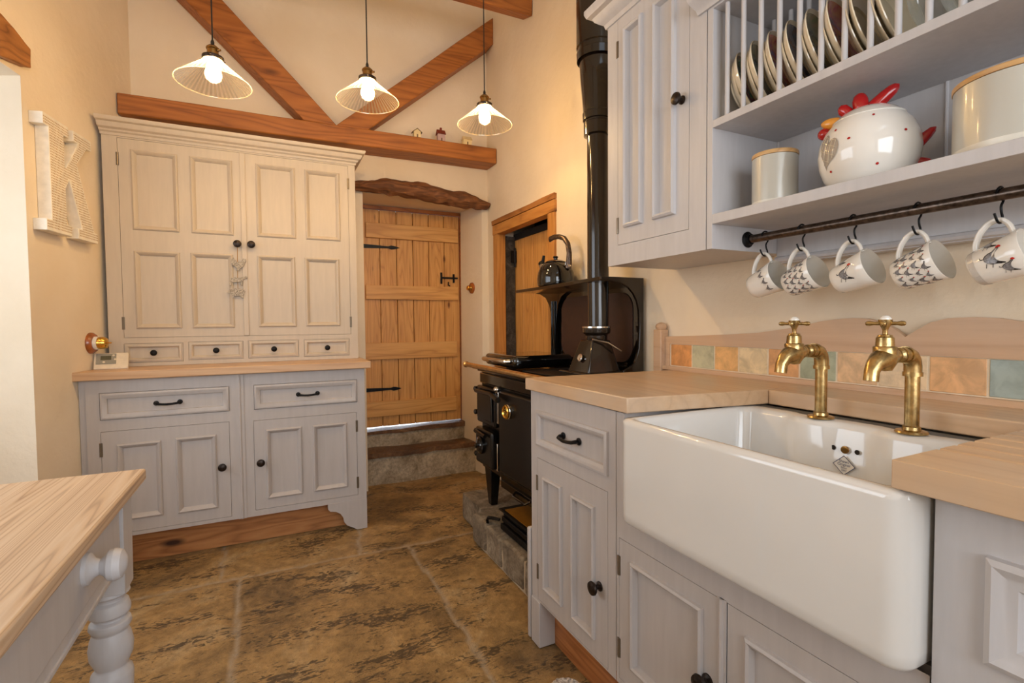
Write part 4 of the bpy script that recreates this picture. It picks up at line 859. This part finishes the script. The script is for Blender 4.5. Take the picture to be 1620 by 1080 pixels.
# taps
def tap(y, label):
    x = 1.146; z = .8595; t = thing('bib_tap', (x, y, z), label, 'tap', 'brass bib taps on the sink')
    mb = MB(); mb.lathe([(0, 0), (.027, 0), (.028, .002), (.026, .005), (.016, .007), (.015, .013), (.0125, .015), (.0125, .125), (0, .125)], (x, y, z), (0, 0, 1), 28); mb.build('stand_pipe', 'brass', t)
    mb = MB(); mb.tube([(x, y, z + .118), (x, y, z + .134), (x - .003, y, z + .145), (x - .010, y, z + .1535), (x - .020, y, z + .157), (x - .045, y, z + .157)], .0152, 18)
    mb.lathe([(.015, 0), (.0168, 0), (.0168, .008), (.015, .008)], (x, y, z + .114), (0, 0, 1), 24); mb.lathe([(.0155, 0), (.0168, 0), (.0168, .006), (.0155, .006)], (x - .024, y, z + .157), (-1, 0, 0), 24); mb.build('elbow', 'brass', t)
    mb = MB(); mb.lathe([(0, .040), (.012, .040), (.0145, .046), (.0145, .052), (.011, .056), (.011, .064), (.013, .066), (.014, .072), (0, .072)], (x, y, z + .157), (-1, 0, 0), 20); mb.build('coupling', 'brass', t)
    bx = x - .102
    mb = MB(); mb.tube([(bx + .042, y, z + .157), (bx + .022, y, z + .155), (bx + .004, y, z + .153), (bx - .014, y, z + .150), (bx - .028, y, z + .142), (bx - .037, y, z + .130), (bx - .040, y, z + .112)], [.011, .017, .021, .018, .0145, .0125, .0125], 20)
    mb.lathe([(0, .128), (.012, .130), (.020, .145), (.019, .163), (.0195, .174), (.0175, .176), (0, .176)], (bx + .004, y, z), (0, 0, 1), 24)
    mb.build('tap_body', 'brass', t, sharp=50)
    mb = MB(); mb.lathe([(0, .174), (.0155, .176), (.0145, .192), (.0125, .194), (.0115, .197), (.008, .198), (.0045, .199), (.0045, .206), (.006, .210), (.011, .220), (.0115, .226), (0, .228)], (bx + .004, y, z), (0, 0, 1), 24); mb.build('spindle', 'brass', t)
    mb = MB()
    for a in (.35, .35 + PI / 2):
        dx, dy = math.cos(a), math.sin(a); c = Vector((bx + .004, y, z + .219))
        mb.tube([c + Vector((dx, dy, 0)) * k for k in (-.031, -.029, -.024, -.018, -.008, .008, .018, .024, .029, .031)], [.0025, .0045, .005, .0033, .004, .004, .0033, .005, .0045, .0025], 10)
    mb.build('cross_handle', 'brass', t)
    mb = MB(); mb.lathe([(0, .2345), (.006, .233), (.0095, .229), (.0098, .226), (0, .226)], (bx + .004, y, z), (0, 0, 1), 20); mb.build('indice_cap', 'china', t)
tap(.722, 'tall brass bib tap standing at the back of the sink, farther from the camera')
tap(.540, 'tall brass bib tap standing at the back of the sink, nearer the camera')

# ---------------------------------------------------------------- splashback
t = thing('splashback', (1.41, .8, .90), 'wavy topped oak splashback with a row of earthy tiles behind the sink', 'splashback')
ctrl = [(1.50, 1.028), (1.35, 1.033), (1.21, 1.040), (1.085, 1.048), (.978, 1.063), (.883, 1.083), (.845, 1.088), (.80, 1.091), (.765, 1.089), (.73, 1.079), (.70, 1.062), (.677, 1.043), (.66, 1.055), (.628, 1.077), (.592, 1.088), (.546, 1.090), (.504, 1.087), (.465, 1.079), (.40, 1.062), (.3, 1.045), (.1, 1.035), (-1.2, 1.03)]
top = []
for a, c in zip(ctrl, ctrl[1:]):
    for k in range(3): top.append((a[0] + (c[0] - a[0]) * k / 3, a[1] + (c[1] - a[1]) * k / 3))
top.append(ctrl[-1])
TZ0, TZ1 = .912, 1.000
tl = lambda y: .960 + (1.472 - y) * .045
mb = MB(); mb.prism(top + [(-1.2, 1.0)] + [(y, max(1.0, .9995)) for y in (.5,)][:0] + [(1.50, 1.0)], 1.399, 1.418, 'X')
mb.prism([(1.50, .900), (-1.2, .900), (-1.2, .914), (1.50, .914)], 1.385, 1.418, 'X'); mb.prism([(1.50, .914), (1.476, .914), (1.476, 1.0), (1.50, 1.0)], 1.399, 1.418, 'X')
mb.build('backboard', 'splash_wood', t, weld=False)
mb = MB(); mb.box(1.378, 1.418, 1.501, 1.545, .868, 1.055); mb.lathe([(.016, 1.055), (.020, 1.058), (.022, 1.066), (.018, 1.076), (.008, 1.082), (0, 1.083)], (1.398, 1.5215, 0), (0, 0, 1), 20); mb.build('end_post', 'splash_wood', t, bevel=.004)
mb = MB(); mb.box(1.4028, 1.418, -1.2, 1.476, .914, 1.0); mb.build('grout', 'grout', t)
ty = [1.472, 1.364, 1.260, 1.160, 1.051, .948, .841, .736, .628, .519, .41, .30, .19, .08, -.03]
mb = MB()
for i, (a, c) in enumerate(zip(ty, ty[1:])): mb.mi = i % 11; mb.box(1.4012, 1.4035, c + .0025, a - .0025, .917, .998)
mb.build('tile_row', TILE, t, bevel=.0015)

# ================================================================ WALL CABINET AND SHELVES
WX = 1.10; MW = frameM('side', WX)
t = thing('wall_cabinet', (1.26, 1.24, 1.285), 'grey wall cabinet with a two panel door beside the flue pipe', 'wall cabinet')
mb = MB(MW); mb.front(-1.467, -1.022, 1.285, 2.16, 0, [(-1.412, -1.084, 1.352, 2.125)], .022, -.023); mb.box(-1.466, -1.023, 1.286, 2.159, -.318, -.0225); mb.build('carcass', 'paint_r', t, weld=False)
d = door(MW, t, -1.412, -1.084, 1.352, 2.125, [(-1.372, -1.286, 1.410, 2.07), (-1.229, -1.140, 1.410, 2.07)], 'paint_r', bead=[(0, 0), (.002, .009), (.008, .013), (.014, .009), (.018, -.008)]); knob(MW, d, -1.112, 1.731, 0, .018)
for hv in (1.42, 2.02): hinge(MW, d, -1.412, hv, 0, .055)
prof = [(0.0, 2.118), (0.006, 2.118), (0.010, 2.132), (0.022, 2.140), (0.034, 2.150), (0.040, 2.162), (0.054, 2.168), (0.060, 2.182), (0.060, 2.195), (0.0, 2.195)]
mb = MB(); A = []
for p, z in prof: A.append([mb.v((1.412, 1.467 + p, z)), mb.v((WX - p, 1.467 + p, z)), mb.v((WX - p, 1.022 - p, z)), mb.v((1.412, 1.022 - p, z))])
for a, c in zip(A, A[1:] + [A[0]]):
    for k in range(3): mb.f([a[k], a[k + 1], c[k + 1], c[k]])
mb.f([a[0] for a in A]); mb.f([a[3] for a in A])
mb.build('cornice', 'paint_r', t, weld=False)
t = thing('plate_rack', (1.26, .4, 1.285), 'pale grey open wall shelves with a dowelled plate rack over the sink', 'shelf unit')
mb = MB(); ye = -1.0
mb.box(WX, 1.385, 1.000, 1.019, 1.285, 1.96); mb.build('side_panel', 'paint_r', t, bevel=.001)
mb = MB(); mb.box(WX, 1.365, ye, 1.000, 1.352, 1.378); mb.build('shelf', 'paint_r', t, bevel=.001)
mb = MB(); mb.box(WX, 1.365, ye, 1.000, 1.612, 1.632); mb.build('shelf', 'paint_r', t, bevel=.001)
mb = MB(); mb.box(WX, 1.40, ye, 1.000, 1.93, 1.95); mb.build('top_board', 'paint_r', t)
mb = MB(); yb = 1.0
while yb > ye:
    mb.box(1.366, 1.380, max(ye, yb - .1335), yb - .003, 1.353, 1.93); mb.box(1.368, 1.380, yb - .003, yb, 1.353, 1.93); mb.tube([(1.3655, yb - .0015, 1.378), (1.3655, yb - .0015, 1.93)], .004, 8); yb -= .1365
mb.box(1.381, 1.40, ye, 1.0, 1.353, 1.93); mb.build('back_boards', 'paint_r', t, weld=False)
mb = MB(); mb.box(1.366, 1.40, ye, .999, 1.255, 1.3515); mb.tube([(1.364, ye, 1.266), (1.364, .999, 1.266)], .009, 8); mb.build('back_rail', 'paint_r', t)
prof = [(0, 1.935), (.006, 1.935), (.010, 1.947), (.020, 1.955), (.030, 1.965), (.036, 1.975), (.036, 1.99), (0, 1.99)]
mb = MB(); A = []
for p, z in prof: A.append([mb.v((WX - p - .001, 1.047 + p * .4, z)), mb.v((WX - p - .001, ye, z)), mb.v((1.15, ye, z)) if False else mb.v((WX - p - .001, ye - .001, z))])
for a, c in zip(A, A[1:] + [A[0]]): mb.f([a[0], a[1], c[1], c[0]])
mb.f([a[0] for a in A]); mb.build('cornice', 'paint_r', t, weld=False)
k = 0; y = .966
while y > -.35:
    mb = MB(); mb.tube([(1.116, y, 1.63), (1.116, y, 1.932)], .0062, 12); mb.build('dowel', 'paint_r', t)
    mb = MB(); mb.tube([(1.30, y, 1.63), (1.30, y, 1.932)], .0062, 12); mb.build('dowel', 'paint_r', t)
    y -= .0505
# dishes in the rack
ORD = ['first', 'second', 'third', 'fourth', 'fifth', 'sixth', 'seventh', 'eighth', 'ninth', 'tenth', 'eleventh', 'twelfth']
def dish(name, x, y, lean, r, depth, inner, label, cat, group, mat='cream'):
    yaw = math.radians(8 + (y - .69) * 36)
    # axis mostly -Y (towards camera), top leaning to +Y
    Rz = Matrix.Rotation(yaw, 3, 'Z'); ax = Rz @ Vector((0, -math.cos(lean), math.sin(lean)));
    up = Rz @ Vector((0, math.sin(lean), math.cos(lean)))
    c = Vector((x, y, 1.634)) + up * r + ax * 0
    t = thing(name, (x, y, 1.633), label, cat, group)
    mb = MB(); mb.lathe([(0, -depth), (r * .46, -depth), (r * .48, -depth - .004), (r * .52, -depth - .003), (r * .56, -depth + .002), (r * .78, -depth * .62), (r * .94, -depth * .22), (r, 0), (r * .985, .002), (r * .93, -depth * .16)], c, ax, 40)
    mb.build('dish_body', mat, t)
    if inner:
        mb = MB(); mb.lathe([(0, -depth + .005), (r * .52, -depth + .006), (r * .78, -depth * .52), (r * .93, -depth * .16)], c, ax, 40); mb.build('painted_inside', inner if not isinstance(inner, str) else M[inner], t)
cols = ['green', 'olive', 'red', 'amber', 'olive', 'red']
for i in range(6):
    yc = .966 - .0505 * (i + .5); r = .094 + .004 * (i > 0) ; lean = math.radians(14)
    dish('painted_bowl', 1.205, yc - .008, lean, r, .030, ART[cols[i]], 'cream bowl painted %s inside, %s from the left end of the plate rack' % ({'green': 'green', 'olive': 'olive', 'red': 'red', 'amber': 'amber'}[cols[i]], ORD[i]), 'bowl', 'painted bowls in the plate rack')
    dish('cream_plate', 1.205, yc + .010, lean, r - .008, .022, None, 'plain cream plate nested behind the %s painted bowl from the left in the rack' % ORD[i], 'plate', 'cream plates in the rack')
for i in range(6, 8):
    yc = .966 - .0505 * (i + .5)
    dish('cream_plate', 1.205, yc - .008, math.radians(13), .100, .022, None, 'plain cream plate in the %s slot of the rack, in front of its pair' % ORD[i], 'plate', 'cream plates in the rack')
    dish('cream_plate', 1.205, yc + .008, math.radians(13), .094, .020, None, 'plain cream plate in the %s slot of the rack, behind its pair' % ORD[i], 'plate', 'cream plates in the rack')
for i in range(8, 10):
    yc = .966 - .0505 * (i + .5)
    dish('glass_dish', 1.205, yc - .005, math.radians(5), .095, .028, None, 'clear glass dish standing in the %s slot of the plate rack' % ORD[i], 'dish', 'glass dishes in the rack', 'tumbler')
for i in range(10, 14):
    pass
# ---------------------------------------------------------------- canisters and chicken jar
def canister(x, y, r, h, label):
    z = 1.3785; t = thing('storage_canister', (x, y, z), label, 'canister', 'canisters on the lower shelf')
    mb = MB(); mb.lathe([(0, .016), (r, .016), (r, h), (0, h)], (x, y, z), (0, 0, 1), 56); mb.build('body', 'can', t)
    mb = MB(); mb.lathe([(0, 0), (r * .97, 0), (r * 1.0, .004), (r * 1.002, .016), (0, .016)], (x, y, z), (0, 0, 1), 56); mb.build('base_band', 'can_base', t)
    mb = MB(); mb.lathe([(0, h + .001), (r * 1.01, h + .001), (r * 1.02, h + .003), (r * 1.02, h + .009), (r * 1.0, h + .011), (0, h + .011)], (x, y, z), (0, 0, 1), 56); mb.build('lid', 'bamboo', t)
canister(1.195, .882, .054, .128, 'small grey canister with bamboo lid at the left end of the lower shelf')
canister(1.215, .415, .092, .127, 'large grey canister with bamboo lid to the right of the chicken jar')
JX, JY, JZ = 1.205, .662, 1.3785
t = thing('chicken_jar', (JX, JY, JZ), 'round white chicken shaped jar with red dots and red comb', 'jar')
jp = [(0, 0), (.055, 0), (.066, .004), (.082, .022), (.092, .048), (.096, .075), (.093, .102), (.083, .127), (.068, .146)]
mb = MB(); mb.lathe(jp, (JX, JY, JZ), (0, 0, 1), 56); mb.build('body', 'china', t)
mb = MB(); mb.lathe([(.068, .146), (.0665, .1468), (.0665, .1482), (.068, .149), (.055, .161), (.038, .1705), (.018, .176), (0, .1775)], (JX, JY, JZ), (0, 0, 1), 56); mb.build('lid', 'china', t); LID = t.children[-1]
# head end faces the left of the view, tail the right
JH = Vector((-.42, .91, 0)).normalized(); JS = Vector((JH.y, -JH.x, 0))
def jp3(a, h, s_=0): return (JX + JH.x * a + JS.x * s_, JY + JH.y * a + JS.y * s_, JZ + h)
mb = MB()
mb.tube([jp3(.030, .160), jp3(.040, .176), jp3(.048, .184), jp3(.054, .187), jp3(.058, .188)], [.010, .012, .0125, .009, .002], 16)
mb.tube([jp3(.010, .165), jp3(.014, .180), jp3(.016, .195), jp3(.016, .204), jp3(.015, .210), jp3(.015, .213)], [.014, .0155, .0155, .013, .008, .001], 16)
mb.tube([jp3(.0, .168), jp3(-.016, .182), jp3(-.030, .194), jp3(-.042, .204), jp3(-.049, .209), jp3(-.053, .212)], [.014, .0145, .0135, .0115, .008, .001], 16)
mb.build('comb', 'red', LID)
mb = MB(); mb.lathe([(0, -.022), (.011, -.020), (.0135, -.008), (.0125, .006), (.009, .016), (.004, .022), (0, .0235)], jp3(.068, .158), JH + Vector((0, 0, .15)), 20); mb.build('beak', 'orange', t)
mb = MB(); c_ = jp3(.084, .138); mb.ball(c_, .012, .014, .013); mb.build('wattle', 'red', t)
mb = MB(); mb.tube([jp3(-.086, .075), jp3(-.100, .092), jp3(-.110, .102), jp3(-.115, .106)], [.010, .010, .007, .001], 12); mb.tube([jp3(-.088, .040), jp3(-.104, .036), jp3(-.112, .034)], [.010, .008, .001], 12); mb.build('tail', 'red', t)
def jr(h):
    for (r0, h0), (r1, h1) in zip(jp, jp[1:]):
        if h0 <= h <= h1: return r0 + (r1 - r0) * (h - h0) / (h1 - h0)
    return math.sqrt(max(0, .068 ** 2 * (1 - ((h - .146) / .0317) ** 2)))
def jpoint(a, h, off=.0006):      # a: 0 = -X (front), + towards +Y
    r = jr(h) + off; return (JX - r * math.cos(a), JY + r * math.sin(a), JZ + h)
mb = MB()
for a, h in ((-.51, .163), (-.61, .134), (.24, .121), (-.14, .091), (-1.22, .093), (.36, .034), (-.69, .030), (1.5, .060), (2.4, .12), (-2.2, .05)):
    c = mb.v(jpoint(a, h, .0012)); ring_ = [mb.v(jpoint(a + .034 * math.cos(2 * PI * k / 10), h + .0026 * math.sin(2 * PI * k / 10), .0009)) for k in range(10)]
    for k in range(10): mb.f([c, ring_[k], ring_[(k + 1) % 10]])
mb.build('red_dots', 'red', t)
mb = MB(); hp = []
for k in range(36):
    a = 2 * PI * k / 36; hx = 16 * math.sin(a) ** 3; hy = 13 * math.cos(a) - 5 * math.cos(2 * a) - 2 * math.cos(3 * a) - math.cos(4 * a); hp.append((hx / 17, hy / 17))
def hpt(u, v, off):
    cs, sn = math.cos(-.35), math.sin(-.35); u, v = u * cs - v * sn, u * sn + v * cs
    return jpoint(.38 - u * .31, .080 + v * .044, off)
prev = None
for s in (0.0001, .25, .5, .75, 1.0):
    cur = [mb.v(hpt(x * s, y_ * s, .0022 - .0012 * s * s)) for x, y_ in hp]
    if prev:
        for k in range(36): mb.f([prev[k], prev[(k + 1) % 36], cur[(k + 1) % 36], cur[k]])
    prev = cur
mb.build('heart_patch', 'patch', t)
mb = MB()
for kk in (-.5, -.1, .3, .6):
    for dr in (0, 1):
        pts = [((kk + .15 * q * 0, q) if dr == 0 else (q, kk)) for q in [-.75 + .125 * i for i in range(13)]]
        seg = [p for p in pts if inside(p[0], p[1], hp)]
        if len(seg) > 1: mb.tube([hpt(p[0], p[1], .0026) for p in seg], .0005, 4)
mb.build('patch_lines', 'cream', t)

# ---------------------------------------------------------------- rod, hooks, mugs
RODX, RODZ = 1.24, 1.318
t = thing('hanging_rod', (RODX, .4, RODZ), 'dark steel rod fixed under the shelves', 'rod')
mb = MB(); mb.tube([(RODX, .999, RODZ), (RODX, ye, RODZ)], .0115, 16); mb.build('bar', 'steelrod', t)
mb = MB(); mb.lathe([(0, 0), (.022, 0), (.023, .003), (.016, .006), (.015, .014), (0, .014)], (RODX, 1.000, RODZ), (0, -1, 0), 24); mb.build('flange', 'iron_matt', t)
def mugprof(): return [(0, .0015), (.028, .0015), (.030, 0), (.032, .002), (.0345, .012), (.0375, .035), (.0405, .06), (.044, .083), (.0434, .084), (.0395, .06), (.0362, .035), (.033, .013), (.029, .006), (0, .005)]
def mr(h):
    p = [(.032, .002), (.0345, .012), (.0375, .035), (.0405, .06), (.044, .083)]
    for (r0, h0), (r1, h1) in zip(p, p[1:]):
        if h <= h1: return r0 + (r1 - r0) * (h - h0) / (h1 - h0)
    return .044
crescent = [(-.62, .10), (-.50, .34), (-.26, .52), (-.05, .58), (.16, .80), (.24, .92), (.36, .92), (.38, .80), (.24, .66), (.14, .40), (.14, .12), (.26, -.10), (.52, -.26), (.74, -.34), (.50, -.42), (.20, -.40), (-.08, -.42), (-.34, -.30), (-.52, -.12)]
def mug(i, y, style, label):
    # handle top at hook; local frame: a = axis (mouth), h = handle direction (up), s = side (towards -X)
    tilt = math.radians(20)
    a = Vector((0, -math.cos(tilt), math.sin(tilt))); h = Vector((0, math.sin(tilt), math.cos(tilt))); s = Vector((-1, 0, 0))
    hz = 1.318 - .046             # inside top of the handle
    t = thing('mug', (RODX, y, hz - .10), label, 'mug', 'mugs hanging from the rod')
    c = Vector((RODX, y, hz)) - h * .0745 - a * .064   # base centre
    mb = MB(); mb.lathe(mugprof(), c, a, 44); mb.build('cup', 'china', t, sharp=60)
    mb = MB(); pth = [c + a * .012 + h * .031, c + a * .015 + h * .044, c + a * .027 + h * .062, c + a * .042 + h * .0735, c + a * .056 + h * .0765, c + a * .067 + h * .072, c + a * .073 + h * .058, c + a * .073 + h * .040]
    fine = []
    for p, q in zip(pth, pth[1:]): fine += [p.lerp(q, k / 3) for k in range(3)]
    fine.append(pth[-1]); fine = [fine[0]] + [(fine[j - 1] + fine[j] * 2 + fine[j + 1]) / 4 for j in range(1, len(fine) - 1)] + [fine[-1]]
    mb.tube(fine, .0042, 12, flat=1.35); mb.build('handle', 'china', t)
    def P(th, q, off=.0005):    # th: angle from side (-X), + upwards (towards handle)
        r = mr(q) + off; return c + a * q + (s * math.cos(th) + h * math.sin(th)) * r
    mb = MB()
    def chick(th, q, sc, rot, comb=True, flip=1):
        cs, sn = math.cos(rot), math.sin(rot); R0 = .038
        def m(u, v, off=.0005):
            u *= flip; uu, vv = (u * cs - v * sn) * sc, (u * sn + v * cs) * sc; return P(th + vv / R0, q + uu, off)
        mb.mi = 0
        cc = mb.v(m(-.12, .02, .0007)); vs = [mb.v(m(u, v)) for u, v in crescent]
        for k in range(len(vs)): mb.f([cc, vs[k], vs[(k + 1) % len(vs)]])
        mb.mi = 1
        for k in range(0, 8):
            u, v = crescent[k]; u2, v2 = crescent[k + 1]; mb.f([mb.v(m(*p, .0009)) for p in ((u, v), (u2, v2), (u2 * .93, v2 * .93 - .02), (u * .93, v * .93 - .02))])
        for lx in (-.38, .02): mb.f([mb.v(m(*p, .0009)) for p in ((lx - .02, -.32), (lx + .02, -.32), (lx - .05, -.66), (lx - .09, -.66))])
        mb.f([mb.v(m(*p, .0009)) for p in ((.2, -.36), (.74, -.40), (.8, -.33), (.55, -.24), (.3, -.18))])
        mb.f([mb.v(m(*p, .0009)) for p in ((-.62, .10), (-.78, .12), (-.82, .26), (-.86, .24), (-.82, .05), (-.62, .04))])
        if comb:
            mb.mi = 2
            for dx_ in (.26, .36, .44): mb.f([mb.v(m(dx_ + .09 * math.cos(2 * PI * k / 8), .93 + .05 * (dx_ == .36) + .09 * math.sin(2 * PI * k / 8), .001)) for k in range(8)])
    if style == 'flock':
        rr = random.Random(i)
        for row in range(4):
            for j in range(-3, 4):
                big = (row + j) % 2 == 0
                chick(j * .46 + .23 * (row % 2) - .05, .016 + row * .0168 + rr.uniform(-.0012, .0012), .0112 if big else .0082, -.15 + rr.uniform(-.3, .3), not big or rr.random() < .4)
    elif style == 'one':
        chick(-.12, .040, .0245, -.3, True); chick(.92, .036, .018, -.3, True)
    elif style == 'row':
        for th, q in ((.75, .050), (.20, .056), (-.32, .062), (-.85, .062)): chick(th, q, .0115, 0, False)
    elif style == 'trio':
        chick(.02, .042, .0235, -.25, True); chick(.90, .042, .018, -.3, True); chick(-.60, .058, .0165, -.3, True)
        mb.mi = 3
        for k in range(44):
            a0, a1 = 2 * PI * k / 44, 2 * PI * (k + 1) / 44; mb.f([mb.v(P(a0, .003)), mb.v(P(a1, .003)), mb.v(P(a1, .013)), mb.v(P(a0, .013))])
    mb.build('chicken_print', ['greydec', 'blackdec', 'reddec', 'pearl'], t, weld=False)
    # hook
    hk = MB(); pts = [(RODX - .0145, y + .002, RODZ + .002), (RODX - .011, y, RODZ + .0105), (RODX, y, RODZ + .0155), (RODX + .011, y, RODZ + .0105), (RODX + .0145, y, RODZ), (RODX + .011, y, RODZ - .012), (RODX + .002, y, RODZ - .020), (RODX + .004, y, RODZ - .032), (RODX + .010, y, RODZ - .040), (RODX + .008, y, RODZ - .050), (RODX - .002, y, RODZ - .054), (RODX - .012, y, RODZ - .050), (RODX - .018, y + .002, RODZ - .036)]
    sm = []
    for p, q in zip(pts, pts[1:]): sm += [Vector(p).lerp(Vector(q), k / 3) for k in range(3)]
    sm.append(Vector(pts[-1])); sm = [sm[0]] + [(sm[j - 1] + sm[j] + sm[j + 1]) / 3 for j in range(1, len(sm) - 1)] + [sm[-1]]
    hk.tube(sm, .0021, 8)
    o = hk.build('hook', 'iron_matt'); return o
HK = ['farthest from the camera', 'second from the far end', 'in the middle of the five', 'fourth from the far end', 'nearest the camera']
ML = [('row', 'white mug with a short band of small grey chickens, hanging farthest from the camera'), ('flock', 'white mug covered in small grey chickens, between the band mug and the single chicken mug'),
      ('one', 'white mug with one big grey chicken, in the middle of the hanging mugs'), ('flock', 'white mug covered in small grey chickens with red combs, second nearest the camera'), ('trio', 'white mug with three large chickens and a pearl base band, nearest the camera')]
for i, y in enumerate((.942, .836, .710, .580, .448)):
    o = mug(i, y, ML[i][0], ML[i][1]); tag(o, 'black iron hook on the steel rod, %s' % HK[i], 'hook', 'black hooks on the rod')

# rug corner
mb = MB(); pts = [(.3, .3), (.86, .3), (.85, 1.0), (.835, 1.16), (.80, 1.23), (.76, 1.262), (.72, 1.25), (.60, 1.10), (.42, .9), (.3, .8)]
pts = [(min(x, .78 + .045 * (y > 1.0)), y) for x, y in pts]
mb.prism(pts, 0.0, .016, 'Z'); bmesh.ops.triangulate(mb.b, faces=mb.b.faces[:]); bmesh.ops.subdivide_edges(mb.b, edges=mb.b.edges[:], cuts=14, use_grid_fill=True)
for v in mb.b.verts: v.co += noise.noise_vector(v.co * 90) * .006; v.co.z = max(.001, v.co.z)
tag(mb.build('fleece_rug', 'rug'), 'shaggy grey rug corner on the flagstones in front of the cabinets', 'rug')

for o in bpy.data.objects:
    if '_o' in o: del o['_o']
